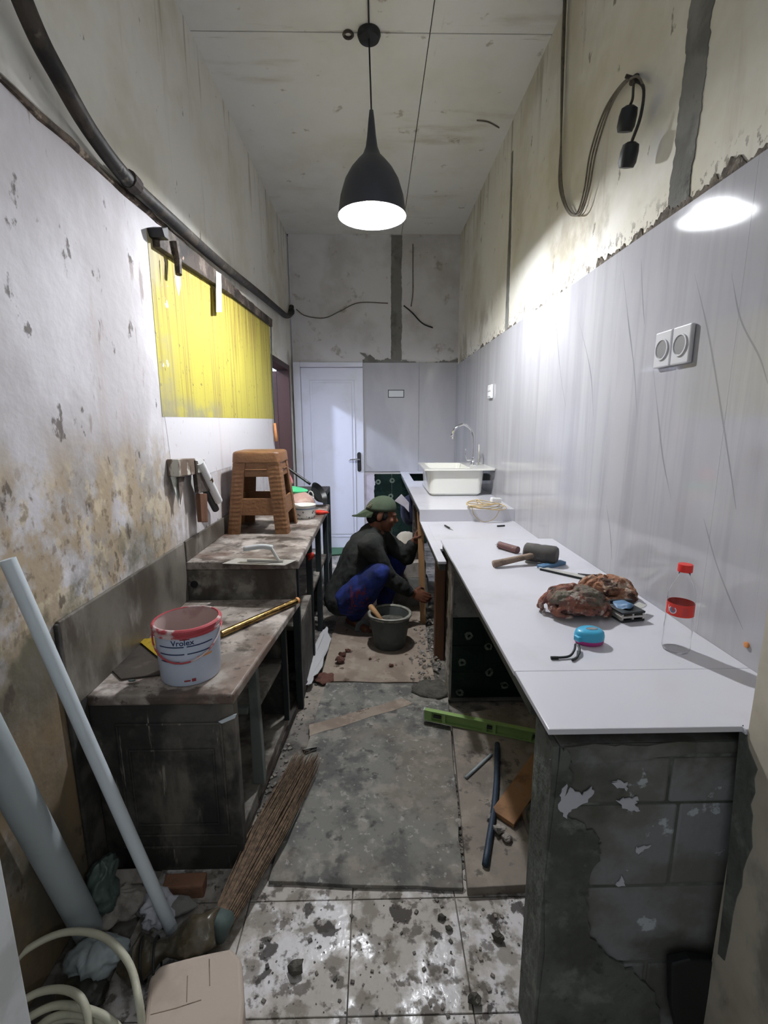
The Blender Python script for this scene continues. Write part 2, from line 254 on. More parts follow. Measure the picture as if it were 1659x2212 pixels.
# ------------------------------------------------------------------ mesh helpers
class MB:
    def __init__(s): s.v = []; s.f = []
    def add(s, v, f):
        k = len(s.v); s.v += [Vector(p) for p in v]; s.f += [tuple(i + k for i in q) for q in f]; return s
    def bx(s, x0, x1, y0, y1, z0, z1):
        v = [(x0, y0, z0), (x1, y0, z0), (x1, y1, z0), (x0, y1, z0), (x0, y0, z1), (x1, y0, z1), (x1, y1, z1), (x0, y1, z1)]
        return s.add(v, [(0, 3, 2, 1), (4, 5, 6, 7), (0, 1, 5, 4), (1, 2, 6, 5), (2, 3, 7, 6), (3, 0, 4, 7)])
    def obox(s, c, size, rot=(0, 0, 0)):
        Rm = Euler(rot).to_matrix(); c = Vector(c); a, b, d = [q / 2 for q in size]
        v = [c + Rm @ Vector(p) for p in [(-a, -b, -d), (a, -b, -d), (a, b, -d), (-a, b, -d), (-a, -b, d), (a, -b, d), (a, b, d), (-a, b, d)]]
        return s.add(v, [(0, 3, 2, 1), (4, 5, 6, 7), (0, 1, 5, 4), (1, 2, 6, 5), (2, 3, 7, 6), (3, 0, 4, 7)])
    def prism(s, poly, ext):
        ext = Vector(ext); poly = [Vector(p) for p in poly]; n = len(poly)
        nrm = Vector((0, 0, 0))
        for i in range(n): nrm += poly[i].cross(poly[(i + 1) % n])
        if nrm.dot(ext) > 0: pass
        else: poly = poly[::-1]
        v = poly + [p + ext for p in poly]
        f = [tuple(range(n))[::-1], tuple(range(n, 2 * n))] + [(i, (i + 1) % n, (i + 1) % n + n, i + n) for i in range(n)]
        return s.add(v, f)
    def tube(s, pts, r, n=8, caps=True, flat=1):
        pts = [Vector(p) for p in pts]; m = len(pts)
        rr = r if isinstance(r, (list, tuple)) else [r] * m
        T = []
        for i in range(m):
            t = (pts[min(i + 1, m - 1)] - pts[max(i - 1, 0)]); T.append(t.normalized() if t.length > 1e-9 else Vector((0, 0, 1)))
        a = T[0].orthogonal().normalized(); k = len(s.v)
        for i in range(m):
            a = (a - T[i] * a.dot(T[i]))
            a = a.normalized() if a.length > 1e-6 else T[i].orthogonal().normalized()
            b = T[i].cross(a)
            for j in range(n):
                q = 2 * PI * j / n
                s.v.append(pts[i] + (a * math.cos(q) + b * math.sin(q) * flat) * rr[i])
        for i in range(m - 1):
            for j in range(n):
                s.f.append((k + i * n + j, k + i * n + (j + 1) % n, k + (i + 1) * n + (j + 1) % n, k + (i + 1) * n + j))
        if caps:
            s.f.append(tuple(k + j for j in range(n))[::-1]); s.f.append(tuple(k + (m - 1) * n + j for j in range(n)))
        return s
    def lathe(s, prof, n=24, c=(0, 0, 0), Mx=None, caps=True):
        c = Vector(c); k = len(s.v); m = len(prof)
        for (r, z) in prof:
            for j in range(n):
                q = 2 * PI * j / n; p = Vector((r * math.cos(q), r * math.sin(q), z))
                s.v.append((Mx @ p if Mx is not None else p) + c)
        for i in range(m - 1):
            for j in range(n):
                s.f.append((k + i * n + j, k + i * n + (j + 1) % n, k + (i + 1) * n + (j + 1) % n, k + (i + 1) * n + j))
        if caps:
            s.f.append(tuple(k + j for j in range(n))[::-1]); s.f.append(tuple(k + (m - 1) * n + j for j in range(n)))
        return s
    def ell(s, c, r, nu=12, nv=8, Mx=None):
        r = (r, r, r) if isinstance(r, (int, float)) else r; c = Vector(c)
        k = len(s.v)
        def P(x, y, z):
            p = Vector((x * r[0], y * r[1], z * r[2])); return (Mx @ p if Mx is not None else p) + c
        s.v.append(P(0, 0, -1))
        for i in range(1, nv):
            t = -PI / 2 + PI * i / nv
            for j in range(nu):
                q = 2 * PI * j / nu; s.v.append(P(math.cos(t) * math.cos(q), math.cos(t) * math.sin(q), math.sin(t)))
        s.v.append(P(0, 0, 1)); top = len(s.v) - 1
        for j in range(nu):
            s.f.append((k, k + 1 + (j + 1) % nu, k + 1 + j)); b = k + 1 + (nv - 2) * nu
            s.f.append((top, b + j, b + (j + 1) % nu))
        for i in range(nv - 2):
            for j in range(nu):
                a = k + 1 + i * nu
                s.f.append((a + j, a + (j + 1) % nu, a + nu + (j + 1) % nu, a + nu + j))
        return s
    def caps(s, a, b, ra, rb, n=12):
        a = Vector(a); b = Vector(b)
        s.ell(a, ra, n, 8); s.ell(b, rb, n, 8); s.tube([a, b], [ra, rb], n); return s
    def chain(s, pts, rs):
        for i in range(len(pts) - 1): s.caps(pts[i], pts[i + 1], rs[i], rs[i + 1])
        return s
    def rough(s, amp, sc, seed=0):
        for p in s.v:
            q = p * sc + Vector((seed, seed * 1.7, seed * .3)); p += noise.noise_vector(q) * amp
        return s

def mesh_of(name, mb, off=(0, 0, 0), smooth=False):
    me = bpy.data.meshes.new(name); off = Vector(off)
    me.from_pydata([tuple(p - off) for p in mb.v], [], mb.f); me.validate(); me.update()
    if smooth:
        for p in me.polygons: p.use_smooth = True
    return me
WL = {}
def thing(name, label, cat, loc=(0, 0, 0), rotz=0, group=None, rot=None):
    o = bpy.data.objects.new(name, None); COL.objects.link(o); o.empty_display_size = .05
    o.location = loc; o.rotation_euler = rot if rot else (0, 0, rotz)
    o['label'] = label; o['category'] = cat
    if group: o['group'] = group
    WL[o] = Vector(loc); return o
def obj(name, mb, mat, parent=None, smooth=False, local=False, bevel=0, seg=2, origin=None, label=None, stuff=False, auto=None):
    root = parent
    off = Vector((0, 0, 0))
    if parent is not None and not local: off = WL.get(parent, Vector((0, 0, 0)))
    if parent is None:
        if origin is None:
            n = len(mb.v); off = Vector((sum(p.x for p in mb.v) / n, sum(p.y for p in mb.v) / n, min(p.z for p in mb.v)))
        else: off = Vector(origin)
    o = bpy.data.objects.new(name, mesh_of(name, mb, off, smooth)); COL.objects.link(o)
    if mat: o.data.materials.append(MAT[mat] if isinstance(mat, str) else mat)
    if parent is None: o.location = off; WL[o] = off
    else: o.parent = parent; WL[o] = off
    if bevel:
        b = o.modifiers.new('bevel', 'BEVEL'); b.width = bevel; b.segments = seg; b.limit_method = 'ANGLE'
    if auto is not None:
        bm = bmesh.new(); bm.from_mesh(o.data); bm.normal_update()
        for e in bm.edges: e.smooth = len(e.link_faces) == 2 and e.calc_face_angle(0) < auto
        bm.to_mesh(o.data); bm.free()
    if label: o['label'] = label
    if stuff: o['kind'] = 'stuff'
    return o
def tag(o, label, cat, group=None):
    o['label'] = label; o['category'] = cat
    if group: o['group'] = group
    return o
def struct(name, mb, mat, parent=None, **k):
    if parent is None: k.setdefault('origin', (0, 0, 0))
    o = obj(name, mb, mat, parent, **k)
    if parent is None: o['kind'] = 'structure'
    return o
def share(src, name, parent, loc, rot=None):
    o = bpy.data.objects.new(name, src.data); COL.objects.link(o); o.parent = parent; o.location = loc
    if rot: o.rotation_euler = rot
    return o
def bez(pts, n=8):
    """Catmull-Rom through the points"""
    P = [Vector(p) for p in pts]; P = [P[0] * 2 - P[1]] + P + [P[-1] * 2 - P[-2]]; out = []
    for i in range(1, len(P) - 2):
        for k in range(n):
            t = k / n; a, b, c, d = P[i - 1], P[i], P[i + 1], P[i + 2]
            out.append(.5 * ((2 * b) + (c - a) * t + (2 * a - 5 * b + 4 * c - d) * t * t + (3 * b - a - 3 * c + d) * t ** 3))
    out.append(P[-2]); return out
def remesh(name, mb, voxel, smooth=4, fac=.5):
    o = bpy.data.objects.new('tmp', mesh_of('tmp', mb)); COL.objects.link(o)
    r = o.modifiers.new('r', 'REMESH'); r.mode = 'VOXEL'; r.voxel_size = voxel; r.use_smooth_shade = True
    if smooth:
        sm = o.modifiers.new('s', 'SMOOTH'); sm.factor = fac; sm.iterations = smooth
    dg = bpy.context.evaluated_depsgraph_get(); dg.update()
    me = bpy.data.meshes.new_from_object(o.evaluated_get(dg)); me.name = name
    bpy.data.objects.remove(o)
    for p in me.polygons: p.use_smooth = True
    return me
def meshobj(name, me, mat, parent=None):
    o = bpy.data.objects.new(name, me); COL.objects.link(o); me.materials.clear(); me.materials.append(MAT[mat])
    if parent is not None: o.parent = parent
    return o
def ragged(p0, p1, n, amp, seed):
    """points from p0 to p1 with a torn edge offset amp (Vector)"""
    p0 = Vector(p0); p1 = Vector(p1); amp = Vector(amp); n *= 4; L_ = (p1 - p0).length; out = []
    for i in range(n + 1):
        x = i / n * L_; w = 0
        for fq, am in ((4, .9), (13, .6), (40, .5), (90, .35)): w += am * noise.noise(Vector((x * fq, seed * 3.3, fq)))
        out.append(p0.lerp(p1, i / n) + amp * w)
    return out
def text_mesh(body, size, extrude=.0003):
    cu = bpy.data.curves.new('t', 'FONT'); cu.body = body; cu.size = size; cu.extrude = extrude; cu.align_x = 'CENTER'; cu.offset = size * .012
    o = bpy.data.objects.new('t', cu); COL.objects.link(o)
    dg = bpy.context.evaluated_depsgraph_get(); dg.update()
    me = bpy.data.meshes.new_from_object(o.evaluated_get(dg)); bpy.data.objects.remove(o); return me

# ------------------------------------------------------------------ room shell
XL, XR, YB, ZC_ = -.885, .885, 5.22, 3.29
Z_A, Z_B, Z_C, Z_L, Z_U = .85, .80, .876, .627, .80
Y0 = -.25
fl = struct('floor', MB().bx(-3.4, 1.3, Y0, YB + .1, -.12, -.006), 'floor')
# ceiling of flat sheets with open joints
cl = struct('ceiling', MB().bx(XL - .1, XR + .1, 1.5, YB + .1, ZC_ + .012, ZC_ + .06), 'grout')
for (x0, x1) in ((XL, .28), (.285, XR)):
    for (y0, y1) in ((1.5, 2.70), (2.706, YB)):
        obj('ceiling_panel', MB().bx(x0, x1, y0, y1, ZC_, ZC_ + .011), 'ceiling', cl)
rnd = random.Random(3)
def crumbs(mb, p0, p1, n, hgt, nrm, seed, bias=0):
    """ragged remains of mortar along a line: heights follow a fractal noise, gaps where it is below zero"""
    p0 = Vector(p0); p1 = Vector(p1); nrm = Vector(nrm); up = Vector((0, 0, 1)); L_ = (p1 - p0).length
    def hh(i):
        x = i / n * L_; v = 0
        for k, (fq, am) in enumerate(((2.3, .6), (7, .5), (21, .35), (55, .2), (110, .12))): v += am * noise.noise(Vector((x * fq + seed, k * 7.7, seed)))
        return hgt * (v + bias)
    for i in range(n):
        a, b = hh(i), hh(i + 1)
        if a <= 0 and b <= 0: continue
        a = max(a, .0008); b = max(b, .0008); q0 = p0.lerp(p1, i / n); q1 = p0.lerp(p1, (i + 1) / n); s0 = Vector((0, 0, 0))
        mb.prism([q0, q1, q1 + up * b + s0, q0 + up * a + s0], nrm)
    return mb

# back wall
wb = struct('wall_back', MB().bx(-.87, XR + .1, YB, YB + .1, -.1, ZC_), 'wall_back')
obj('cement_patch', MB().prism(ragged((.175, YB, 3.28), (.175, YB, 2.06), 22, (.008, 0, 0), 1) + ragged((.285, YB, 2.06), (.285, YB, 3.28), 22, (.008, 0, 0), 2), (0, -.006, 0)), 'cement', wb, label='vertical strip of grey cement on back wall')
mbx = MB(); crumbs(mbx, (-.13, YB - .004, 2.035), (XR, YB - .004, 2.035), 300, .05, (0, -.01, 0), 4, .45)
obj('mortar_crumbs', mbx, 'cement', wb, stuff=True)
obj('mortar_lump', MB().prism([(-.13, YB, 2.04), (.0, YB, 2.04), (-.0, YB, 2.08), (-.05, YB, 2.12), (-.08, YB, 2.10), (-.10, YB, 2.13), (-.16, YB, 2.14), (-.1, YB, 2.09)], (0, -.012, 0)), 'cement', wb)
# marble slabs on the back wall, right of the door
for (x0, x1) in ((-.125, .473), (.475, XR - .012)):
    obj('wall_tile', MB().bx(x0, x1, YB - .016, YB, Z_C, 2.035), 'tile', wb, bevel=.001, seg=1)
# dark green tiles below it
for i in range(3):
    for j in range(4):
        obj('green_tile', MB().bx(-.02 + i * .2, .178 + i * .2, YB - .012, YB, .05 + j * .2, .248 + j * .2), 'greentile', wb)
obj('bare_plaster', MB().prism(ragged((-.02, YB - .002, .05), (-.02, YB - .002, .86), 14, (.016, 0, 0), 8) + [(-.125, YB - .002, .86), (-.125, YB - .002, .05)], (0, -.014, 0)), 'whitecloth', wb)
for (px, py) in ((817, 1041), (847, 1038), (844, 1072), (815, 1080)):
    p = U(px, py, 'y', YB - .012); mo = MB()
    mo.lathe([(.026, 0), (.030, .002), (.013, .002), (.013, 0)], 8, p, Matrix.Rotation(PI / 2, 3, 'X'), caps=False)
    obj('motif', mo, 'motif', wb)

# right wall with tall marble slabs
wr = struct('wall_right', MB().bx(XR, XR + .12, .60, YB + .1, -.1, ZC_), 'wall_upper')
ys = [.60, 1.18, 1.78, 2.38, 2.98, 3.58, 4.18, 4.78, YB - .018]
for a, b in zip(ys, ys[1:]):
    obj('wall_tile', MB().bx(XR - .012, XR, a + .0003, b - .0003, .60, 2.01), 'tile', wr)
mbx = MB(); crumbs(mbx, (XR, .62, 2.01), (XR, 2.0, 2.01), 700, .075, (-.0048, 0, 0), 9, .30)
crumbs(mbx, (XR, 2.0, 2.01), (XR, YB - .1, 2.01), 900, .055, (-.0042, 0, 0), 5, .05)
obj('mortar_crumbs', mbx, 'oldmortar', wr, stuff=True)
# the grey cement channel patches on the upper right wall
a0, a1 = U(1460, 450, 'x', XR), U(1508, 425, 'x', XR)
yA, yB_ = a0.y, a1.y
obj('cement_patch', MB().prism(ragged((XR, 1.545, 2.01), (XR, 1.50, 3.28), 40, (0, .012, 0), 21) + ragged((XR, 1.405, 3.28), (XR, 1.44, 2.01), 40, (0, .012, 0), 22), (-.003, 0, 0)), 'cement', wr, label='wide vertical strip of grey cement on right wall')
obj('cement_patch', MB().prism(ragged((XR, 3.345, 2.01), (XR, 3.36, 3.10), 20, (0, .006, 0), 23) + ragged((XR, 3.33, 3.10), (XR, 3.265, 2.01), 20, (0, .008, 0), 24), (-.003, 0, 0)), 'cement', wr, label='narrow vertical strip of grey cement on right wall')
# faint veins of the marble
for k, pts in enumerate([[(1580, 590), (1600, 690), (1640, 770), (1659, 830)], [(1500, 590), (1530, 720), (1560, 900), (1590, 1100)], [(1345, 580), (1358, 700), (1370, 800), (1376, 900)], [(1250, 690), (1275, 800), (1282, 900)],
                         [(1200, 680), (1210, 800), (1222, 880)], [(1410, 790), (1422, 900), (1432, 990), (1450, 1080)], [(1310, 1090), (1318, 1150), (1322, 1210)], [(1520, 1120), (1545, 1210), (1575, 1290), (1605, 1360)], [(1385, 560), (1388, 640), (1392, 700)]]):
    pp = bez([U(x, y, 'x', XR - .0122) for x, y in pts], 8); n = len(pp); mv = MB()
    for i in range(n - 1):
        w0 = .0042 * math.sin(PI * (i + .2) / n) + .0006; w1 = .0042 * math.sin(PI * (i + 1.2) / n) + .0006
        w0 *= .6 + .5 * noise.noise(pp[i] * 9); w1 *= .6 + .5 * noise.noise(pp[i + 1] * 9)
        mv.add([pp[i] + Vector((0, -w0, 0)), pp[i] + Vector((0, w0, 0)), pp[i + 1] + Vector((0, w1, 0)), pp[i + 1] + Vector((0, -w1, 0))], [(0, 1, 2, 3)])
    obj('marble_vein', mv, 'vein', wr)

# wall stub of the doorway beside the camera (near right)
wj = struct('wall_near_right', MB().bx(.695, XR + .12, Y0, .60, -.1, 2.3).bx(.695, XR - .0125, .60, .775, -.1, 2.3), 'wall_jamb')
cm = MB().prism([U(x, y, 'x', .695) for x, y in ((1600, 1572), (1606, 1566), (1613, 1585), (1618, 1615), (1628, 1640), (1637, 1662), (1630, 1682), (1632, 1712), (1622, 1738), (1627, 1762), (1624, 1790), (1626, 1830), (1614, 1856), (1606, 1880), (1603, 1915), (1592, 1940), (1584, 1975), (1576, 2030), (1566, 2075), (1552, 2060), (1570, 1900))], (-.002, 0, 0))
obj('cement_smear', cm, 'greenmoss', wj)
# left wall: lower layer thicker up to a ledge, doorway beyond it
YD0, YD1 = 4.13, 5.06
wl = struct('wall_left', MB().bx(XL - .12, XL, .7, YB + .1, 2.24, ZC_).bx(XL - .12, XL, YD1, YB + .1, -.1, 2.24).bx(XL - .12, XL, YD0, YD1, 1.99, 2.24).bx(XL - .12, XL - .005, Y0, YD0, -.1, 2.24), 'wall_upper')
low = obj('lower_plaster', MB().bx(XL - .004, XL + .018, Y0, 4.11, -.006, 2.22), 'wall_lower', wl, bevel=.006, label='thick stained white plaster of lower wall')
xw = XL + .018
obj('yellow_paint', MB().prism([U(316, 492, 'x', xw), U(350, 900, 'x', xw), (xw, 4.10, 1.447), (xw, 4.10, 2.205)], (.0018, 0, 0)), 'yellow', wl, label='yellow painted area with brown drip streaks')
obj('white_paint_band', MB().prism([(xw, 1.99, 1.445), (xw, 2.02, 1.16), (xw, 4.10, 1.16), (xw, 4.10, 1.447)], (.0012, 0, 0)), 'whiteband', wl)
# ledge trim along the lower plaster
tr = struct('trim_1', MB().tube(bez([(XL + .016, .95, 2.215), (XL + .017, 1.6, 2.205), (XL + .016, 2.4, 2.22), (XL + .017, 3.2, 2.23), (XL + .016, 4.10, 2.24)], 10), .012, 8).rough(.008, 26, 2), 'trimwood')
# brown door frame in the side doorway
fr = struct('door_frame', MB().bx(XL - .12, XL + .004, YD1 - .06, YD1, 0, 1.99), 'doorframe')
fr.name = 'door_2'
obj('lintel', MB().bx(XL - .12, XL + .004, YD0, YD1 - .06, 1.94, 1.99), 'doorframe', fr)
obj('jamb', MB().bx(XL - .12, XL + .004, YD0, YD0 + .05, 0, 1.94), 'doorframe', fr)
obj('door_leaf', MB().bx(XL - .80, XL - .125, YD1 - .05, YD1 - .015, 0.02, 1.93), 'doorframe', fr)
# room next door
struct('wall_next_room', MB().bx(-3.4, -3.3, 2.6, 6.6, -.1, 3.4).bx(-3.4, XL - .12, 6.5, 6.6, -.1, 3.4).bx(-3.4, XL - .12, 2.5, 2.6, -.1, 3.4).bx(-3.4, XL - .12, 2.5, 6.6, 3.4, 3.45), 'whiteband')
# white door in the back wall
d1 = struct('door_1', MB().bx(-.79, -.128, YB - .028, YB - .001, 0.0, 1.985), 'door_white', bevel=.003)
for (x0, x1) in ((-.868, -.792),):
    obj('door_jamb', MB().bx(x0, x1, YB - .05, YB, 0, 2.04), 'door_white', d1, bevel=.006)
obj('door_head', MB().bx(-.792, -.127, YB - .05, YB, 1.988, 2.04), 'door_white', d1, bevel=.006)
for (x0, x1, z0, z1) in ((-.70, -.695, .14, 1.86), (-.225, -.22, .14, 1.86), (-.70, -.22, 1.855, 1.86), (-.70, -.22, .14, .145)):
    obj('moulding', MB().bx(x0, x1, YB - .034, YB - .028, z0, z1), 'door_white', d1, bevel=.002)
obj('door_panel', MB().bx(-.67, -.25, YB - .032, YB - .027, .17, 1.83), 'door_white', d1, bevel=.003)
hp = U(776, 998, 'y', YB - .035)
pl = obj('handle_plate', MB().prism([(hp.x + .022 * math.cos(a), YB - .028, hp.z + (.085 if math.sin(a) > 0 else -.085) + .022 * math.sin(a)) for a in [2 * PI * i / 16 for i in range(16)]], (0, -.008, 0)), 'black', d1, label='dark handle plate')
obj('lever', MB().tube(bez([(hp.x, YB - .034, hp.z + .03), (hp.x, YB - .075, hp.z + .03), (hp.x - .04, YB - .082, hp.z + .032), (hp.x - .11, YB - .082, hp.z + .028)], 5), .009, 8), 'chrome', pl, smooth=True)
# white door jamb beside the camera (near left)
struct('trim_2', MB().bx(-.78, -.69, .55, .70, 0, 2.15).bx(-.69, -.655, .60, .70, 0, 2.15), 'white_dirty', bevel=.004)

# ------------------------------------------------------------------ floor finishes
for i in range(5):
    for j in range(5):
        x0 = -.995 + .31 * i + .3 - .003; y1 = 1.176 - .285 * j + .28
        if j == 0: y0, y1 = 1.178, 1.30
        else: y1 = 1.175 - .285 * (j - 1); y0 = y1 - .282
        x1 = min(x0 + .307, XR)
        if y1 < Y0: continue
        obj('floor_tile', MB().bx(x0, x1, max(y0, Y0), y1, -.006, 0), 'floortile', fl, bevel=.001, seg=1)
# cement sheet lying in the aisle, beige board beyond
def flat(name, pix, z, th, mat, **k):
    return obj(name, MB().prism([U(x, y, 'z', z + th) - Vector((0, 0, th)) for x, y in pix], (0, 0, th)), mat, **k)
def ragpix(pix, amp, seed, n=6):
    out = []; rr = random.Random(seed)
    for i in range(len(pix)):
        a = Vector(pix[i]); b = Vector(pix[(i + 1) % len(pix)])
        for k in range(n): out.append(tuple(a.lerp(b, k / n) + Vector((rr.uniform(-amp, amp), rr.uniform(-amp, amp))) * (0 if k == 0 else 1)))
    return out
tag(flat('cement_sheet', ragpix([(580, 1903), (800, 1912), (1000, 1918), (985, 1700), (966, 1478), (705, 1474), (640, 1680)], 2, 1, 4), 0, .014, 'sheet', bevel=.002), 'large grey cement sheet lying on the aisle floor, smeared with mortar', 'sheet')
tag(flat('floor_board', ragpix([(690, 1472), (940, 1474), (925, 1400), (915, 1290), (740, 1290), (715, 1380)], 2, 2, 4), 0, .012, 'sheet_beige'), 'beige dusty board under the mortar bucket', 'board')
tag(flat('floor_strip', ragpix([(668, 1565), (668, 1590), (760, 1562), (890, 1520), (870, 1508), (790, 1530)], 2, 3, 3), .0145, .001, 'sheet_beige'), 'pale brown paper strip stuck across the grey cement sheet', 'paper')
tag(obj('concrete_plinth', MB().prism([U(1010, 1918, 'z', .03) - Vector((0, 0, .036)), Vector((XR - .001, 1.20, -.006)), Vector((XR - .001, 2.16, -.006)), U(975, 1545, 'z', .03) - Vector((0, 0, .036)), U(990, 1700, 'z', .03) - Vector((0, 0, .036))], (0, 0, .036)), 'plinth', bevel=.003), 'low beige concrete slab under the near worktop', 'slab')
# ------------------------------------------------------------------ right counters
t = thing('near_worktop', 'long white tiled worktop holding the bottle, rags and mallet', 'worktop', (.6, 1.5, Z_A))
YS = U(1110, 1450, 'z', Z_A).y
xe = XR - .0125
obj('worktop_slab', MB().bx(.318, xe, YS + .0003, 2.24, Z_A - .012, Z_A), 'slab_white', t, bevel=.0015)
obj('worktop_slab', MB().prism([(.322, .785, Z_A - .012), (.692, .785, Z_A - .012), (.692, .7765, Z_A - .012), (xe, .7765, Z_A - .012), (xe, YS - .0003, Z_A - .012), (.32, YS - .0003, Z_A - .012)], (0, 0, .012)), 'slab_white', t, bevel=.0015)
obj('cement_bed', MB().bx(.327, xe, .90, 2.235, Z_A - .045, Z_A - .0125).rough(.004, 30, 3), 'cement_dark', t)
t = thing('middle_worktop', 'short white worktop one step below the sink counter, carrying a pen', 'worktop', (.6, 2.5, Z_B))
obj('worktop_slab', MB().bx(.278, .316, 2.03, 2.90, Z_B - .012, Z_B).bx(.316, xe, 2.245, 2.90, Z_B - .012, Z_B), 'slab_white', t, bevel=.0012)
obj('cement_bed', MB().bx(.288, .318, 2.06, 2.90, Z_B - .05, Z_B - .0125).bx(.33, xe, 2.28, 2.90, Z_B - .05, Z_B - .0125), 'cement_dark', t)
t = thing('sink_worktop', 'raised white worktop with a cut-out, carrying the loose sink', 'worktop', (.6, 4, Z_C))
YN = 2.90; hx0, hx1, hy0, hy1 = .355, .77, 4.35, 5.08
obj('worktop_slab', MB().bx(.272, hx0, YN, YB - .017, Z_C - .012, Z_C).bx(hx1, xe, YN, YB - .017, Z_C - .012, Z_C).bx(hx0, hx1, YN, hy0, Z_C - .012, Z_C).bx(hx0, hx1, hy1, YB - .017, Z_C - .012, Z_C), 'slab_white', t)
obj('riser', MB().bx(.274, xe, YN - .009, YN - .0005, Z_B + .0005, Z_C - .0005), 'slab_white', t)
obj('cement_bed', MB().bx(.282, hx0 - .01, YN + .001, YB - .018, Z_C - .06, Z_C - .0125).bx(hx1 + .01, xe, YN, YB - .018, Z_C - .06, Z_C - .0125).bx(hx0, hx1, YN, hy0 - .01, Z_C - .06, Z_C - .0125), 'cement_dark', t)
# near pier of aerated blocks, plastered
t = thing('block_pier', 'unplastered grey block pier carrying the near end of white worktop', 'pier', (.52, .85, 0))
zz = [(0, .27), (.273, .468), (.474, .667), (.671, .772), (.777, Z_A - .0455)]
for k, (z0, z1) in enumerate(zz):
    xs = [(.352, .74)] if k in (1, 4) else [(.352, .575), (.579, .74)]
    if k == 2: xs = [(.352, .60), (.604, .74)]
    for (x0, x1) in xs:
        mbb = MB().bx(x0, x1, .80 + .003 * random.random(), .90, z0, z1)
        obj('block', mbb, 'block', t, bevel=.006)
obj('mortar_core', MB().bx(.356, .738, .804, .896, 0, Z_A - .046), 'greenmoss', t)
def torn(pts, amp, seed, n=5):
    out = []; rr_ = random.Random(seed)
    for i in range(len(pts)):
        a_ = Vector(pts[i]); b_ = Vector(pts[(i + 1) % len(pts)])
        for k in range(n): out.append(a_.lerp(b_, k / n) + Vector((rr_.uniform(-amp, amp), 0, rr_.uniform(-amp, amp))))
    return out
obj('render_coat', MB().prism(torn([(.348, .80, 0), (.348, .80, .80), (.372, .80, .79), (.378, .80, .72), (.37, .80, .655), (.40, .80, .63), (.44, .80, .60), (.452, .80, .565), (.435, .80, .52), (.435, .80, .46), (.432, .80, .40), (.455, .80, .34), (.50, .80, .29), (.55, .80, .25), (.60, .80, .20), (.62, .80, .12), (.61, .80, 0)], .006, 3), (0, -.004, 0)).bx(.340, .352, .80, .90, 0, .80).rough(.004, 22, 5), 'greenmoss', t, label='damp green-grey render coat')
obj('plaster_spot', MB().prism(torn([U(x, y, 'y', .797) for x, y in ((1210, 1715), (1222, 1690), (1235, 1705), (1255, 1715), (1275, 1700), (1282, 1712), (1262, 1735), (1235, 1745), (1222, 1765), (1207, 1745))], .003, 4, 4), (0, -.002, 0)), 'paper', t)
for k, pix in enumerate([((1315, 1690), (1335, 1684), (1352, 1692), (1353, 1706), (1338, 1702)), ((1332, 1730), (1350, 1722), (1378, 1722), (1372, 1735), (1384, 1750), (1350, 1748)), ((1372, 1830), (1405, 1825), (1385, 1838), (1378, 1846)), ((1343, 1890), (1352, 1912), (1328, 1912)), ((1220, 1612), (1300, 1606), (1360, 1612), (1500, 1600), (1500, 1625), (1390, 1640), (1240, 1650))]):
    obj('plaster_spot', MB().prism(torn([U(x, y, 'y', .799) for x, y in pix], .003, k, 4), (0, -.002, 0)), 'paper' if k < 4 else 'block', t)
bb = MB().prism([U(x, y, 'y', .79) for x, y in ((1438, 2060), (1475, 2050), (1530, 2055), (1535, 2150), (1520, 2250), (1460, 2250), (1440, 2150))], (0, -.02, 0)).rough(.006, 20, 8)
obj('dark_hole_patch', bb, 'black', t, bevel=.004, label='black patch standing for the dark of a hole low in the pier')  # darkness of a hole put in as black colour on a raised piece
# second pier with dark green patterned tiles
t = thing('tiled_pier', 'pier clad in dark green flower-patterned tiles under the worktop', 'pier', (.6, 2.2, 0))
obj('core', MB().bx(.372, xe, 2.19, 2.29, 0, .748), 'cement', t)
for j in range(3):
    for i in range(3):
        z0 = .03 + j * .145; x0 = .37 + i * .17
        obj('green_tile', MB().bx(x0, min(x0 + .168, xe), 2.175, 2.19, z0, z0 + .143), 'greentile', t, bevel=.001, seg=1)
obj('raw_cement', MB().bx(.376, xe, 2.178, 2.19, .468, .748).rough(.003, 20, 1), 'cement', t)
for (px, py) in ((1013, 1373), (1055, 1396), (998, 1431), (1057, 1452), (993, 1496), (1090, 1480)):
    p = U(px, py, 'y', 2.174); mo = MB()
    mo.lathe([(.021, 0), (.021, .002), (.010, .002), (.010, 0)], 9, p, Matrix.Rotation(PI / 2, 3, 'X'), caps=False).rough(.006, 60, px)
    obj('motif', mo, 'motif', t)
obj('chipped_edge', MB().prism(ragged((.366, 2.173, .02), (.366, 2.173, .75), 30, (.006, 0, 0), 5) + [(.376, 2.173, .75), (.376, 2.173, .02)], (0, .12, 0)), 'rubble', t)
# posts that prop the counters
tag(obj('timber_post', MB().bx(.348, .405, 2.62, 2.68, -.006, Z_B - .05), 'brownwood', bevel=.004), 'dark brown timber post standing under the middle worktop', 'post')
tag(obj('timber_post', MB().bx(.41, .47, 2.58, 2.66, -.006, Z_B - .05), 'darkwood', bevel=.004), 'dark timber post behind the brown one, under the worktop', 'post')  # second post, in a darker wood colour than the brown one
tag(obj('prop_plank', MB().prism([(.280, 3.13, .815), (.322, 3.13, .815), (.352, 3.13, -.006), (.312, 3.13, -.006)], (0, .022, 0)), 'palewood', bevel=.002), 'pale wooden plank propping the sink counter, held by the worker', 'plank')
tag(obj('timber_post', MB().bx(.288, .345, 3.56, 3.62, -.006, Z_C - .061), 'darkwood', bevel=.004), 'sooty timber post propping the sink counter beside the white sack', 'post')
t = thing('aerated_block', 'whitish aerated block laid on top of the grey one by the worker', 'block', (.24, 3.45, .235))
obj('block', MB().bx(.15, .38, 3.45, 3.54, .235, .36), 'rubble', t, bevel=.004)
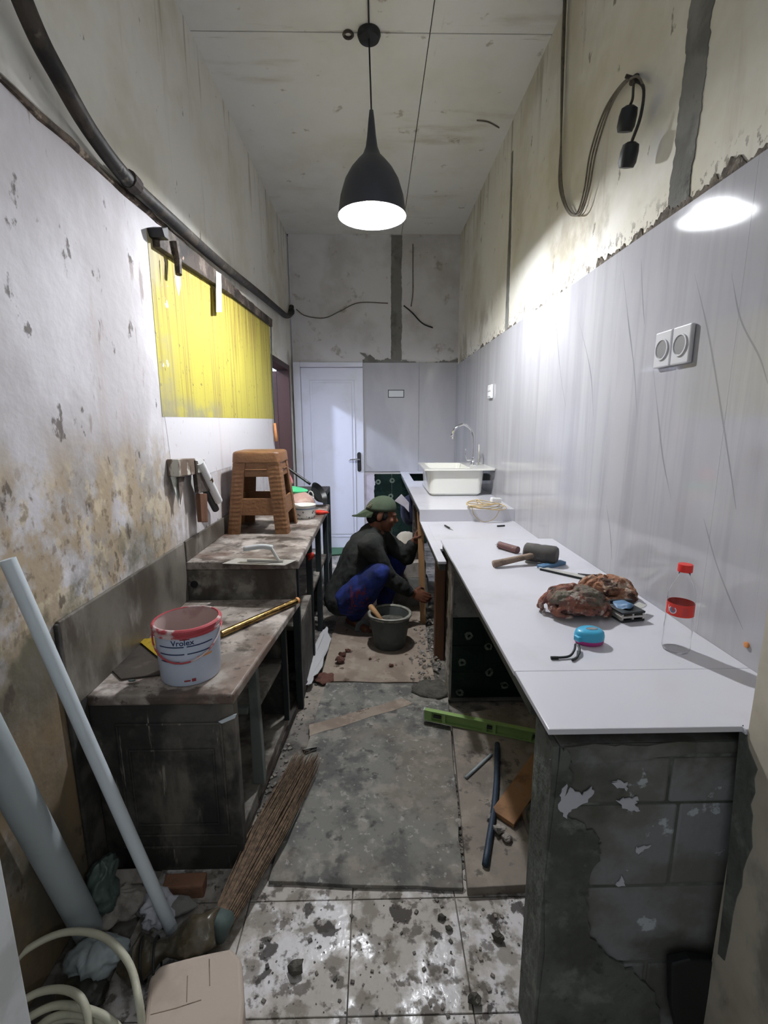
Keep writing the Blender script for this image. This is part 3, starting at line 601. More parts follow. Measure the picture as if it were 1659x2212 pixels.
tag(obj('aerated_block', MB().bx(.13, .40, 3.445, 3.555, -.006, .234), 'cement', bevel=.004), 'smooth grey block underneath the whitish one by the worker', 'block')
# cloths and sack hung under the sink counter
m = MB().ell((.30, 4.0, .66), (.085, .10, .15), 16, 12).rough(.03, 9, 3)
tag(obj('navy_cloth', m, 'navycloth', smooth=True), 'dark navy cloth bundle hanging under the sink counter', 'cloth')
m = MB().prism([U(852, 1081, 'y', 3.87), U(868, 1069, 'y', 3.87), U(876, 1078, 'y', 3.87), U(884, 1088, 'y', 3.87), U(885, 1106, 'y', 3.87), U(872, 1096, 'y', 3.87)], (0, .02, 0)).rough(.01, 12, 2)
tag(obj('white_cloth', m, 'whitecloth', bevel=.004), 'small white rag draped over the navy cloth', 'cloth')
m = MB().ell((.25, 3.98, .245), (.13, .13, .245), 18, 12).rough(.03, 7, 6)
tag(obj('cement_sack', m, 'sackcloth', smooth=True), 'white sack with red print standing behind the squatting worker', 'sack')

# ------------------------------------------------------------------ sink and tap
sx, sy = .0, .0
t = thing('sink', 'loose white sink with chrome gooseneck tap, set on the raised worktop', 'sink', (.60, 3.72, Z_C))
z0 = Z_C; zt = Z_C + .205
def ring(x0, x1, y0, y1, z, r=.04, n=5):
    out = []
    for (cx, cy, a) in ((x1 - r, y1 - r, 0), (x0 + r, y1 - r, PI / 2), (x0 + r, y0 + r, PI), (x1 - r, y0 + r, 3 * PI / 2)):
        for i in range(n + 1):
            q = a + PI / 2 * i / n; out.append(Vector((cx + r * math.cos(q), cy + r * math.sin(q), z)))
    return out
def loft(rings, close0=True, close1=True):
    m = MB(); n = len(rings[0]); v = [p for r in rings for p in r]; f = []
    for i in range(len(rings) - 1):
        for j in range(n): f.append((i * n + j, i * n + (j + 1) % n, (i + 1) * n + (j + 1) % n, (i + 1) * n + j))
    if close0: f.append(tuple(range(n))[::-1])
    if close1: f.append(tuple((len(rings) - 1) * n + j for j in range(n)))
    return m.add(v, f)
X0, X1, Y0s, Y1s = .385, .80, 3.42, 3.92
outer = [ring(X0 + .035, X1 - .035, Y0s + .035, Y1s - .035, z0, .03), ring(X0 + .012, X1 - .012, Y0s + .012, Y1s - .012, z0 + .02, .045), ring(X0, X1, Y0s, Y1s, zt - .012, .05),
         ring(X0 - .03, X1 + .075, Y0s - .03, Y1s + .03, zt - .012, .02), ring(X0 - .03, X1 + .075, Y0s - .03, Y1s + .03, zt, .02),
         ring(X0 + .014, X1 - .10, Y0s + .014, Y1s - .014, zt, .05), ring(X0 + .03, X1 - .12, Y0s + .03, Y1s - .03, z0 + .02, .05)]
obj('basin', loft(outer), 'ceramic', t, auto=.6, smooth=True)
fx, fy = .76, 3.66
fa = obj('faucet', MB().lathe([(.024, 0), (.024, .012), (.017, .016), (.016, .05), (.012, .055)], 16, (fx, fy, zt)).tube(bez([(fx, fy, zt + .05), (fx, fy, zt + .20), (fx - .02, fy, zt + .27), (fx - .08, fy, zt + .315), (fx - .145, fy, zt + .285), (fx - .165, fy, zt + .24)], 8), .0095, 12), 'chrome', t, smooth=True)
obj('spout_tip', MB().tube([(fx - .164, fy, zt + .245), (fx - .170, fy, zt + .205)], .012, 12), 'chrome', fa, smooth=True)
obj('lever', MB().tube(bez([(fx - .01, fy - .01, zt + .045), (fx - .05, fy - .02, zt + .05), (fx - .062, fy - .022, zt + .085), (fx - .063, fy - .022, zt + .13)], 5), [.010] * 6 + [.006] * 10, 8), 'chrome', fa, smooth=True)
obj('supply_hose', MB().tube([(fx + .055, fy + .05, zt), (fx + .055, fy + .05, zt + .16)], .006, 8), 'steel', t, smooth=True)

# coil of beige wire, plug and pens on the counters
t = thing('wire_coil', 'tangled coil of beige wire with white plug in front of the sink', 'wire', (.72, 3.05, Z_C))
cc = U(1050, 1098, 'z', Z_C + .01); rr = random.Random(5)
for k in range(5):
    pts = []; a0 = rr.random() * 6; rx = .10 + .03 * rr.random(); ry = .06 + .03 * rr.random(); ox, oy = rr.uniform(-.015, .015), rr.uniform(-.015, .015)
    for i in range(29):
        q = a0 + 2 * PI * i / 28
        pts.append((cc.x + ox + rx * math.cos(q), cc.y + .03 + oy + ry * math.sin(q), Z_C + .004 + .006 * k + .008 * (1 + math.sin(q * 2 + k))))
    obj('wire_loop', MB().tube(pts, .0032, 6), 'wire', t, smooth=True)
obj('wire_end', MB().tube(bez([(cc.x - .09, cc.y + .02, Z_C + .02), (cc.x - .085, YN - .012, Z_C + .008), (cc.x - .07, YN - .03, Z_B + .04), (cc.x - .02, YN - .05, Z_B + .006), (cc.x + .05, YN - .035, Z_B + .02), (cc.x + .09, YN - .02, Z_C + .004), (cc.x + .10, cc.y + .04, Z_C + .01)], 6), .0022, 6), 'wire', t, smooth=True)
pg = obj('plug', MB().obox((cc.x + .085, cc.y + .10, Z_C + .045), (.07, .035, .03), (0, .1, .2)), 'white', t, bevel=.006)
obj('cable_tail', MB().tube(bez([(cc.x - .0, cc.y + .09, Z_C + .02), (cc.x - .03, cc.y + .13, Z_C + .045), (cc.x - .01, cc.y + .2, Z_C + .004)], 6), .004, 6), 'wire', t, smooth=True)
p0, p1 = U(961, 1137, 'z', Z_B), U(979, 1147, 'z', Z_B); p0.z = p1.z = Z_B + .0055
t = thing('pen', 'dark pen with pale tip lying on the middle worktop', 'pen', (p0.x, p0.y, Z_B))
obj('barrel', MB().tube([p0, p0.lerp(p1, .65)], .0055, 8), 'black', t, smooth=True)
obj('tip', MB().tube([p0.lerp(p1, .65), p1], [.0045, .0015], 8), 'steel', t, smooth=True)
p = U(1083, 1138, 'z', Z_B)
tag(obj('marker_cap', MB().tube([p + Vector((-.025, 0, .005)), p + Vector((.022, .008, .005))], .005, 8), 'black'), 'small black marker cap on the worktop below the wire coil', 'cap')

# ------------------------------------------------------------------ things on the near worktop
p0, p1 = U(1078, 1184, 'z', Z_A), U(1118, 1196, 'z', Z_A); p0.z = p1.z = Z_A + .016
t = thing('pipe_stub', 'short purple-brown pipe stub with frayed white end on worktop', 'pipe', (p0.x, p0.y, Z_A))
obj('pipe', MB().tube([p0, p1], .016, 12), 'brownstub', t, smooth=True, auto=.8)
ax = (p1 - p0).normalized(); fr_ = MB()
for i in range(9):
    q = 2 * PI * i / 9; o_ = (ax.orthogonal().normalized() * math.cos(q) + ax.cross(ax.orthogonal().normalized()) * math.sin(q)) * .0135
    fr_.tube([p0 + o_ + ax * .004, p0 + o_ - ax * (.006 + .01 * random.random())], [.004, .001], 5)
obj('frayed_end', fr_, 'paper', t)
hd = U(1180, 1222, 'z', Z_A)
t = thing('mallet', 'grey rubber mallet with weathered wooden handle lying on the worktop', 'mallet', (hd.x, hd.y, Z_A))
h0 = Vector((hd.x - .065, hd.y + .075, Z_A + .040)); h1 = Vector((hd.x + .045, hd.y + .0, Z_A + .040)); ax = (h1 - h0).normalized()
q_ = ax.to_track_quat('Z', 'Y').to_matrix()
obj('head', MB().lathe([(.030, 0), (.037, .006), (.038, .05), (.036, .065), (.038, .08), (.038, .122), (.032, .13)], 20, h0, q_), 'rubber', t, smooth=True, auto=.7)
he = U(1066, 1226, 'z', Z_A); he.z = Z_A + .014; hm = (h0 + h1) / 2
obj('handle', MB().tube([hm, hm.lerp(he, .5), he], [.012, .0125, .015], 10), 'oldwood', t, smooth=True)
a, b, c_ = U(1166, 1229, 'z', Z_A), U(1216, 1218, 'z', Z_A), U(1268, 1252, 'z', Z_A)
t = thing('try_square', 'steel try square with blue stock lying beside the mallet', 'square', (a.x, a.y, Z_A))
def bar(p, q, w, th, z):
    p = Vector((p.x, p.y, z)); q = Vector((q.x, q.y, z)); d = (q - p).normalized(); n = Vector((-d.y, d.x, 0)) * w / 2
    return MB().prism([p - n, q - n, q + n, p + n], (0, 0, th))
obj('stock', bar(a, b, .032, .014, Z_A + .0005), 'bluesteel', t, bevel=.003)
obj('blade', bar(a, c_, .03, .002, Z_A + .006), 'steel', t)
obj('blade_edge', bar(a + Vector((-.005, -.017, 0)), c_ + Vector((-.005, -.017, 0)), .003, .008, Z_A + .0004), 'darkframe', t)
a, b = U(1248, 1243, 'z', Z_A), U(1308, 1249, 'z', Z_A)
t = thing('flat_file', 'flat black file with pale tang lying behind the rags', 'file', (a.x, a.y, Z_A))
obj('blade', bar(a, a.lerp(b, .6), .016, .006, Z_A + .0005), 'black', t)
obj('tang', bar(a.lerp(b, .6), b, .012, .005, Z_A + .0005), 'oldwood', t)
def ragmesh(c, rx, ry, rz, seed, rotz=0, nf=60):
    """heap of crumpled cloth: a low mound covered with rolled folds, fused and smoothed"""
    rr_ = random.Random(seed); m = MB().ell((0, 0, rz * .35), (rx * .74, ry * .74, rz * .52), 24, 14)
    for k in range(nf):
        q = rr_.random() * 2 * PI; el = rr_.uniform(.0, 1.35); hd = rr_.random() * 2 * PI; pts = []; n_ = rr_.randint(5, 9)
        for i in range(n_):
            x, y, z = math.cos(q) * math.cos(el), math.sin(q) * math.cos(el), math.sin(el)
            w = 1 + .10 * noise.noise(Vector((x * 2 + seed, y * 2, z * 2)))
            pts.append(Vector((rx * .9 * x * w, ry * .9 * y * w, max(.004, rz * .92 * z * w))))
            hd += rr_.uniform(-.7, .7); q += .22 * math.cos(hd); el = min(1.45, max(0, el + .16 * math.sin(hd)))
        r0 = rr_.uniform(.006, .0125); m.tube(pts, [r0 * (.45 + .55 * math.sin(PI * (i + .5) / n_)) for i in range(n_)], 8)
    me = remesh('rag', m, .0022, 1, .4); Rz = Matrix.Rotation(rotz, 3, 'Z'); zm = min(v.co.z for v in me.vertices)
    for v in me.vertices:
        v.co.z -= zm
        v.co += noise.noise_vector(v.co * 60 + Vector((seed, 0, 0))) * .0016; v.co.z = max(v.co.z, .0003)
        v.co = Rz @ v.co
    return me
def rag(me, c, mat, label):
    o = meshobj('rag', me, mat); o.location = c; return tag(o, label, 'rag')
c1 = U(1240, 1312, 'z', Z_A + .02); c1.z = Z_A
rag(ragmesh(c1, .112, .078, .074, 2, -.15), c1, 'rag1', 'crumpled dark red rag with a grey smear, in front of the orange one')
c2 = U(1322, 1285, 'z', Z_A + .02); c2.z = Z_A
rag(ragmesh(c2, .098, .064, .062, 5, -.5), c2 + Vector((.0, .035, 0)), 'rag2', 'crumpled orange brown rag behind the dark red one')
c3 = U(1352, 1335, 'z', Z_A); c3.z = Z_A
t = thing('tool_box', 'small black and grey metal spacer box with blue rag scrap', 'tool', c3, .18)
for k in range(3):
    obj('plate', MB().bx(-.038, .038, -.03, .03, .001 + .012 * k, .007 + .012 * k), 'darkframe' if k % 2 == 0 else 'steel', t, local=True, bevel=.001)
for sx_ in (-.034, 0, .034): obj('spacer', MB().bx(sx_ - .003, sx_ + .003, -.028, .028, .007, .025), 'steel', t, local=True)
obj('blue_scrap', MB().ell((-.005, .012, .036), (.026, .026, .005), 30, 14).rough(.012, 38, 3), 'bluesteel', t, local=True, smooth=True)
obj('grip', MB().obox((.02, .052, .030), (.07, .012, .012), (0, 0, -.15)), 'black', t, local=True, bevel=.002)
obj('blade', MB().prism([(.03, .02, .026), (.075, .04, .026), (.085, .02, .024), (.06, .005, .024), (.035, -.005, .026)], (0, 0, .002)), 'steel', t, local=True)
# tape measure
cT = U(1273, 1388, 'z', Z_A); cT.z = Z_A
t = thing('tape_measure', 'blue and magenta tape measure with wrist strap on white worktop', 'tape measure', cT, -.1)
def dshape(s, z): return [Vector((s * x, s * y, z)) for x, y in [(.036 * math.cos(2 * PI * i / 24) * (1 if math.cos(2 * PI * i / 24) > 0 else 1.1), .03 * math.sin(2 * PI * i / 24)) for i in range(24)]]
obj('lower_case', loft([dshape(.82, 0), dshape(.97, .005), dshape(1, .013)]), 'tapepink', t, local=True, smooth=True, auto=.8)
obj('upper_case', loft([dshape(1, .0132), dshape(1.02, .022), dshape(.95, .032), dshape(.75, .038)]), 'tapeblue', t, local=True, smooth=True, auto=.9)
obj('clip', MB().ell((.004, .0, .0385), (.016, .006, .004), 12, 8), 'chrome', t, local=True, smooth=True)
obj('nose', MB().obox((-.036, -.012, .018), (.014, .02, .014), (0, 0, .3)), 'tapeblue', t, local=True, bevel=.003)
sa = [U(1243, 1392, 'z', Z_A + .012), U(1240, 1405, 'z', Z_A + .012), U(1228, 1418, 'z', Z_A + .005), U(1194, 1421, 'z', Z_A + .004)]
t.rotation_euler = (0, 0, 0)
obj('strap', MB().tube(bez(sa, 6), .003, 8), 'darkframe', t, smooth=True)
obj('strap_end', MB().tube([U(1206, 1421, 'z', Z_A + .004), U(1190, 1421, 'z', Z_A + .004)], .0042, 8), 'black', t)
obj('strap', MB().tube(bez([U(1250, 1394, 'z', Z_A + .012), U(1252, 1408, 'z', Z_A + .008), U(1246, 1420, 'z', Z_A + .004), U(1236, 1426, 'z', Z_A + .004)], 6), .003, 8), 'darkframe', t, smooth=True)
# bottle
cB = U(1459, 1402, 'z', Z_A); cB.z = Z_A
t = thing('water_bottle', 'clear plastic bottle with red cap and red label on worktop', 'bottle', cB)
prof = [(.022, .002), (.029, .0), (.0315, .008), (.031, .03), (.0315, .06), (.030, .09), (.0295, .095), (.0295, .128), (.031, .134), (.030, .150), (.024, .170), (.0155, .188), (.0125, .196), (.0125, .212)]
inn = [(max(.004, r - .0006), z + .0006) for r, z in prof][::-1]
obj('bottle_body', MB().lathe(prof + inn, 36, caps=True), 'pet', t, local=True, smooth=True)
obj('cap', MB().lathe([(.0135, .206), (.0165, .206), (.0165, .222), (.0155, .2245), (.003, .2248)], 24), 'caplid', t, local=True, smooth=True, auto=.7)
lb = obj('label_band', MB().lathe([(.0300, .096), (.0304, .096), (.0304, .127), (.0300, .127)], 36, caps=False), 'label', t, local=True, smooth=True, auto=.7)
def bent(poly2, r, a0, z0):
    """flat outline (x along the rim, z up) wrapped on a cylinder of radius r"""
    return [Vector((r * math.cos(a0 + x / r), r * math.sin(a0 + x / r), z0 + z)) for x, z in poly2]
af = math.atan2(-cB.y, -cB.x)
def patch(mb, x0, x1, z0, z1, r, a0, n=6):
    for i in range(n):
        u0, u1 = x0 + (x1 - x0) * i / n, x0 + (x1 - x0) * (i + 1) / n
        mb.add(bent([(u0, z0), (u1, z0), (u1, z1), (u0, z1)], r, a0, 0), [(0, 1, 2, 3)])
    return mb
em = MB(); n = 20
ci = bent([(.0065 * math.cos(2 * PI * i / n), .0065 * math.sin(2 * PI * i / n)) for i in range(n)], .03055, af - .55, .111); em.add(ci, [tuple(range(n))])
obj('emblem', em, 'bluesteel', lb)
em = MB()
for i in range(n):
    q0, q1 = 2 * PI * i / n * .8 + 2.2, 2 * PI * (i + 1) / n * .8 + 2.2
    em.add(bent([(.0075 * math.cos(q0), .0075 * math.sin(q0)), (.0095 * math.cos(q0), .0095 * math.sin(q0)), (.0095 * math.cos(q1), .0095 * math.sin(q1)), (.0075 * math.cos(q1), .0075 * math.sin(q1))], .03055, af - .55, .111), [(0, 1, 2, 3)])
patch(em, -.013, -.0115, .101, .121, .03055, af - .55, 1); patch(em, -.0115, -.008, .113, .115, .03055, af - .55, 2)
obj('emblem_ring', em, 'white', lb)
em = MB(); rr = random.Random(4)
for k in range(7): patch(em, -.004, .012 - rr.random() * .006, .1005 + k * .0031, .1018 + k * .0031, .03055, af + .30, 6)
obj('small_print', em, 'bucketred', lb)
# ------------------------------------------------------------------ fittings on the right wall
xs_ = XR - .0125
t = thing('double_socket', 'pair of white round-welled wall sockets on grey marble tile', 'socket', U(1463, 750, 'x', xs_))
for (px, py) in ((1440, 755), (1480, 745)):
    p = U(px, py, 'x', xs_); hw = .044
    pl = obj('plate', MB().bx(xs_ - .014, xs_ - .0005, p.y - .040, p.y + .040, p.z - .052, p.z + .052), 'socket', t, bevel=.004)
    obj('well', MB().lathe([(.026, 0), (.024, .0015), (.0, .0016)], 20, (xs_ - .0142, p.y, p.z), Matrix.Rotation(-PI / 2, 3, 'Y'), caps=False), 'socket_hole', pl)
    obj('well_ring', MB().lathe([(.025, 0), (.027, .004), (.031, .004), (.031, 0)], 20, (xs_ - .014, p.y, p.z), Matrix.Rotation(-PI / 2, 3, 'Y'), caps=False), 'socket', pl)
p = U(1062, 846, 'x', xs_)
t = thing('switch_box', 'small white switch box on tile wall above the sink', 'switch', p)
obj('plate', MB().bx(xs_ - .018, xs_ - .0005, p.y - .055, p.y + .055, p.z - .05, p.z + .05), 'white', t, bevel=.006)
obj('button', MB().bx(xs_ - .024, xs_ - .018, p.y - .03, p.y + .03, p.z + .004, p.z + .036), 'white', t, bevel=.003)
obj('button', MB().bx(xs_ - .024, xs_ - .018, p.y - .03, p.y + .03, p.z - .036, p.z - .004), 'white', t, bevel=.003)
a, b = U(838, 842, 'y', YB - .0165), U(873, 859, 'y', YB - .0165)
t = thing('recessed_box', 'open rectangular socket box in the tiles of back wall', 'socket box', (a.x, YB - .017, b.z))
fb = MB(); w = .008
for (x0, x1, zz0, zz1) in ((a.x, b.x, a.z - w, a.z), (a.x, b.x, b.z, b.z + w), (a.x, a.x + w, b.z + w, a.z - w), (b.x - w, b.x, b.z + w, a.z - w)): fb.bx(x0, x1, YB - .019, YB - .0165, zz0, zz1)
obj('dark_edge', fb, 'darkframe', t)
obj('back_plate', MB().bx(a.x + w, b.x - w, YB - .018, YB - .0165, b.z + w, a.z - w), 'white_dirty', t)
# cable with two hanging sockets
t = thing('hanging_cable', 'dusty loop of cable with two black lamp holders on the upper wall', 'cable', U(1240, 465, 'x', XR))
xc = XR - .012
for k, off in enumerate((0, .006, .014)):
    pts = [(1222 - k * 2, 0), (1217 - k * 2, 150), (1212, 300), (1208 + k * 3, 400), (1225 + k * 2, 455), (1245 + k * 4, 462), (1262 + k * 5, 410), (1275 + k * 6, 330), (1305 + k * 5, 240), (1345, 180 + k * 3), (1375, 165), (1390, 185)]
    obj('cable_strand', MB().tube(bez([U(x, y, 'x', xc - off) for x, y in pts], 8), .0038, 6), 'greywire', t, smooth=True)
pa = U(1355, 258, 'x', XR - .07); pb = U(1358, 336, 'x', XR - .07)
tie = U(1370, 172, 'x', XR - .012)
obj('drop_wire', MB().tube(bez([tie, U(1368, 190, 'x', XR - .05), U(1366, 215, 'x', XR - .068), pa + Vector((0, 0, .03))], 6), .0042, 6), 'blackpipe', t, smooth=True)
obj('drop_wire', MB().tube(bez([tie, U(1390, 190, 'x', XR - .03), U(1384, 250, 'x', XR - .06), pb + Vector((0, -.01, .03))], 6), .005, 6), 'blackpipe', t, smooth=True)
for p in (pa, pb):
    obj('lamp_holder', MB().lathe([(.012, .035), (.024, .028), (.027, .01), (.027, -.018), (.022, -.032), (.006, -.034)][::-1], 14, p, Matrix.Rotation(.35, 3, 'X')), 'black', t, smooth=True, auto=.6)
obj('hook', MB().tube([tie + Vector((.014, 0, 0)), tie + Vector((-.03, 0, .01))], .006, 8).ell(tie, (.012, .025, .012)), 'darkwood', t)
# back wall wires
t = tag(obj('wall_wire', MB().tube(bez([U(x, y, 'y', YB - .008) for x, y in ((640, 668), (660, 682), (700, 687), (735, 672), (775, 654), (838, 655))], 6), .005, 6), 'greywire', smooth=True), 'thin wavy wire running across the back wall to cement strip', 'wire')
tag(obj('wall_wire', MB().tube(bez([U(x, y, 'y', YB - .012) for x, y in ((872, 660), (890, 675), (912, 698), (935, 708))], 6), .007, 6), 'blackpipe', smooth=True), 'black wire end hanging right of the cement strip', 'wire')
tag(obj('wall_wire', MB().tube(bez([U(x, y, 'y', YB - .008) for x, y in ((892, 527), (892, 580), (892, 630), (888, 662))], 6), .005, 6), 'greywire', smooth=True), 'thin straight wire hanging from the ceiling on back wall', 'wire')
# ------------------------------------------------------------------ pendant lamp
lx, ly_, lz = -.008, 2.62, 2.44
t = thing('pendant_lamp', 'dark grey pendant lamp with lit bulb hanging from the ceiling', 'lamp', (lx, ly_, ZC_))
so = [(.172, 0), (.168, .03), (.158, .09), (.135, .16), (.105, .21), (.07, .25), (.045, .275), (.03, .31), (.022, .36), (.015, .43), (.010, .47), (.004, .475)]
obj('shade', MB().lathe([(.172, -.001)] + so[1:], 40, (lx, ly_, lz), caps=False), 'shade_out', t, smooth=True)
obj('shade_lining', MB().lathe([(.1705, 0), (.165, .03), (.154, .09), (.13, .157), (.10, .205), (.06, .24), (.004, .245)], 40, (lx, ly_, lz), caps=False), 'shade_in', t, smooth=True)
obj('rim', MB().lathe([(.1705, 0), (.1725, 0), (.1725, .004), (.1705, .004)], 40, (lx, ly_, lz), caps=False), 'shade_out', t)
obj('lamp_socket', MB().lathe([(.02, .13), (.022, .24)], 16, (lx, ly_, lz)), 'white', t)
obj('bulb', MB().lathe([(.012, .012), (.026, .018), (.035, .04), (.033, .065), (.022, .095), (.016, .13)], 20, (lx, ly_, lz)), 'bulb', t, smooth=True)
obj('cord', MB().tube([(lx, ly_, lz + .47), (-.017, 2.685, ZC_ - .03)], .004, 8), 'black', t)
obj('canopy', MB().lathe([(.055, 0), (.058, -.012), (.05, -.03), (.02, -.04), (.006, -.042)], 24, (-.017, 2.70, ZC_)), 'black', t, smooth=True, auto=.8)
obj('ceiling_cord', MB().tube([(-.017, 2.70, ZC_ - .006), (-.02, 1.55, ZC_ - .006)], .004, 6), 'black', t)
# ------------------------------------------------------------------ left benches
xb = XL + .019
t = thing('lower_bench', 'grimy concrete kitchen bench carrying the paint bucket', 'bench', (-.65, 1.28, 0))
fA = U(502, 1503, 'z', Z_L); fB = U(645, 1300, 'z', Z_L)
obj('bench_top', MB().prism([(xb, 1.275, Z_L - .035), (fA.x, 1.275, Z_L - .035), (fB.x, 2.04, Z_L - .035), (xb, 2.04, Z_L - .035)], (0, 0, .035)), 'bench_top', t, bevel=.008, seg=3)
pn = obj('end_panel', MB().bx(xb, fA.x - .006, 1.285, 1.33, -.006, Z_L - .0355), 'bench_side', t, bevel=.004)
def frame(x0, x1, z0, z1, y, w=.008, th=.008):
    return MB().bx(x0, x1, y - th, y, z1 - w, z1).bx(x0, x1, y - th, y, z0, z0 + w).bx(x0, x0 + w, y - th, y, z0 + w, z1 - w).bx(x1 - w, x1, y - th, y, z0 + w, z1 - w)
obj('moulding', frame(-.79, -.47, .13, .53, 1.285, .007, .006), 'bench_side', pn, bevel=.002)
obj('moulding', frame(-.76, -.50, .17, .44, 1.285, .006, .005), 'bench_side', pn, bevel=.002)
obj('moulding', MB().bx(-.81, -.45, 1.279, 1.285, .085, .094), 'bench_side', pn, bevel=.002)
sp = obj('backsplash', MB().bx(xb, xb + .012, 1.20, 2.045, Z_L + .0005, .895), 'splash', t, bevel=.004)
obj('splash_end', MB().bx(xb, xb + .011, 1.19, 1.2745, -.006, .89), 'bench_side', t, bevel=.004)
obj('base_slab', MB().prism([(xb, 1.331, -.006), (-.462, 1.331, -.006), (-.415, 2.04, -.006), (xb, 2.04, -.006)], (0, 0, .075)), 'bench_mid', t, bevel=.006)
obj('back_panel', MB().bx(xb, xb + .02, 1.331, 2.04, .07, Z_L - .036), 'bench_side', t)
obj('shelf', MB().prism([(xb + .02, 1.62, .33), (-.46, 1.62, .33), (-.425, 2.03, .33), (xb + .02, 2.03, .33)], (0, 0, .022)), 'bench_mid', t, bevel=.003)
obj('post', MB().prism([(-.475, 1.565, .07), (-.43, 1.565, .07), (-.448, 1.60, Z_L - .036), (-.478, 1.60, Z_L - .036)], (0, .035, 0)), 'postgrey', t, bevel=.003)
obj('post', MB().bx(-.428, -.405, 1.95, 1.98, .07, Z_L - .036), 'darkframe', t, bevel=.002)
obj('cross_rail', MB().bx(-.60, -.478, 1.57, 1.60, .36, .385), 'postgrey', t, bevel=.002)
obj('divider', MB().bx(xb + .02, -.43, 2.0, 2.03, .07, Z_L - .036), 'bench_side', t)
t = thing('upper_bench', 'raised concrete bench carrying the tan stool and bowl', 'bench', (-.6, 3.0, 0))
uA = U(628, 1243, 'z', Z_U); uB = U(704, 1112, 'z', Z_U)
obj('bench_top', MB().prism([(xb, 2.06, Z_U - .04), (uA.x, 2.06, Z_U - .04), (uA.x + .0, 3.55, Z_U - .04), (xb, 3.55, Z_U - .04)], (0, 0, .04)), 'bench_top', t, bevel=.008, seg=3)
fc = obj('end_face', MB().bx(xb, uA.x - .02, 2.065, 2.10, Z_L - .03, Z_U - .0405), 'bench_mid', t, bevel=.003)
hp = U(420, 1262, 'y', 2.064)
obj('drain_hole', MB().lathe([(.017, 0), (.017, .004)], 14, hp, Matrix.Rotation(PI / 2, 3, 'X')), 'black', fc)
obj('backsplash', MB().bx(xb, xb + .012, 2.06, 3.55, Z_U + .0005, .895), 'splash', t, bevel=.004)
for y in (2.15, 2.62, 3.05, 3.5):
    obj('post', MB().bx(uA.x - .055, uA.x - .02, y, y + .035, -.006, Z_U - .041), 'darkframe', t, bevel=.003)
    obj('post', MB().bx(xb + .03, xb + .065, y, y + .035, -.006, Z_U - .041), 'darkframe', t, bevel=.003)
obj('shelf', MB().bx(xb + .066, uA.x - .03, 2.19, 3.49, .40, .425), 'bench_mid', t, bevel=.003)
obj('back_panel', MB().bx(xb + .066, uA.x - .10, 3.40, 3.42, -.006, .399), 'bench_side', t)
obj('front_panel', MB().bx(uA.x - .045, uA.x - .03, 2.19, 2.615, -.006, .399), 'bench_side', t)
obj('divider', MB().bx(xb + .066, uA.x - .06, 2.64, 2.66, -.006, .399), 'bench_side', t)
# steel side frame at the far end
t = thing('steel_frame', 'dark steel rack frame at far end of the upper bench', 'frame', (-.5, 3.7, 0))
for (x, y) in ((-.41, 3.60), (-.41, 3.86), (-.80, 3.60), (-.80, 3.86)):
    obj('leg', MB().bx(x, x + .03, y, y + .03, -.006, .86), 'darkframe', t)
for (x0, x1, y0, y1) in ((-.83, -.38, 3.60, 3.63), (-.83, -.38, 3.86, 3.89), (-.41, -.38, 3.63, 3.86), (-.83, -.80, 3.63, 3.86)):
    obj('top_rail', MB().bx(x0, x1, y0, y1, .8605, .888), 'darkframe', t)
obj('lower_rail', MB().bx(-.41, -.38, 3.631, 3.859, .30, .33), 'darkframe', t)
obj('tray', MB().bx(-.828, -.382, 3.602, 3.888, .8885, .894), 'darkboard', t)
# paint bucket
cP = U(414, 1452, 'z', Z_L); cP.z = Z_L
t = thing('paint_bucket', 'pale plastic paint bucket with red rim and handwritten word', 'bucket', cP)
def rb(z): return .090 + (.099 - .090) * z / .19
bd = obj('bucket_body', MB().lathe([(.003, 0), (.088, .002), (.090, .006), (rb(.16), .16), (rb(.165), .165)], 40, caps=False), 'bucketwhite', t, local=True, smooth=True, auto=.7)
obj('inside', MB().lathe([(.004, .04), (rb(.04) - .005, .04), (rb(.188) - .004, .188)][::-1], 40, caps=False), 'bucketin', t, local=True, smooth=True, auto=.8)
obj('bucket_rim', MB().lathe([(rb(.155), .162), (.1035, .162), (.1035, .168), (.1005, .170), (.1005, .175), (.1040, .177), (.1040, .184), (.100, .188), (.095, .189), (.0935, .186)], 40, caps=False), 'bucketred', t, local=True, smooth=True, auto=.5)
afB = math.atan2(-cP.y, -cP.x)
for (z, x0, x1) in ((.132, -.085, -.004), (.132, .004, .085), (.108, -.085, -.004), (.108, .004, .085), (.083, -.085, -.02)):
    m = patch(MB(), x0, x1, z, z + .0035, rb(z) + .0008, afB - .12, 12); obj('navy_stripe', m, 'navy', t, local=True)
obj('orange_stripe', patch(MB(), .03, .08, .090, .096, rb(.09) + .0008, afB - .12, 8), 'orange_print', t, local=True)
obj('print_mark', patch(patch(MB(), -.012, .006, .018, .023, rb(.02) + .0008, afB - .12, 3), .010, .022, .016, .026, rb(.02) + .0008, afB - .12, 2), 'redprint', t, local=True)
obj('rim_print', patch(patch(MB(), -.014, .014, .156, .159, rb(.157) + .0012, afB - .12, 4), -.006, .006, .159, .1615, rb(.16) + .0012, afB - .12, 2), 'redprint', t, local=True)
me = text_mesh('Vrolex', .024)
for v in me.vertices:
    r = rb(.14) + .0006 + v.co.z; a_ = afB - .20 + v.co.x / rb(.14); v.co = (r * math.cos(a_), r * math.sin(a_), .139 + v.co.y)
o = bpy.data.objects.new('handwriting', me); COL.objects.link(o); o.parent = t; me.materials.clear(); me.materials.append(MAT['navy'])
hpts = []
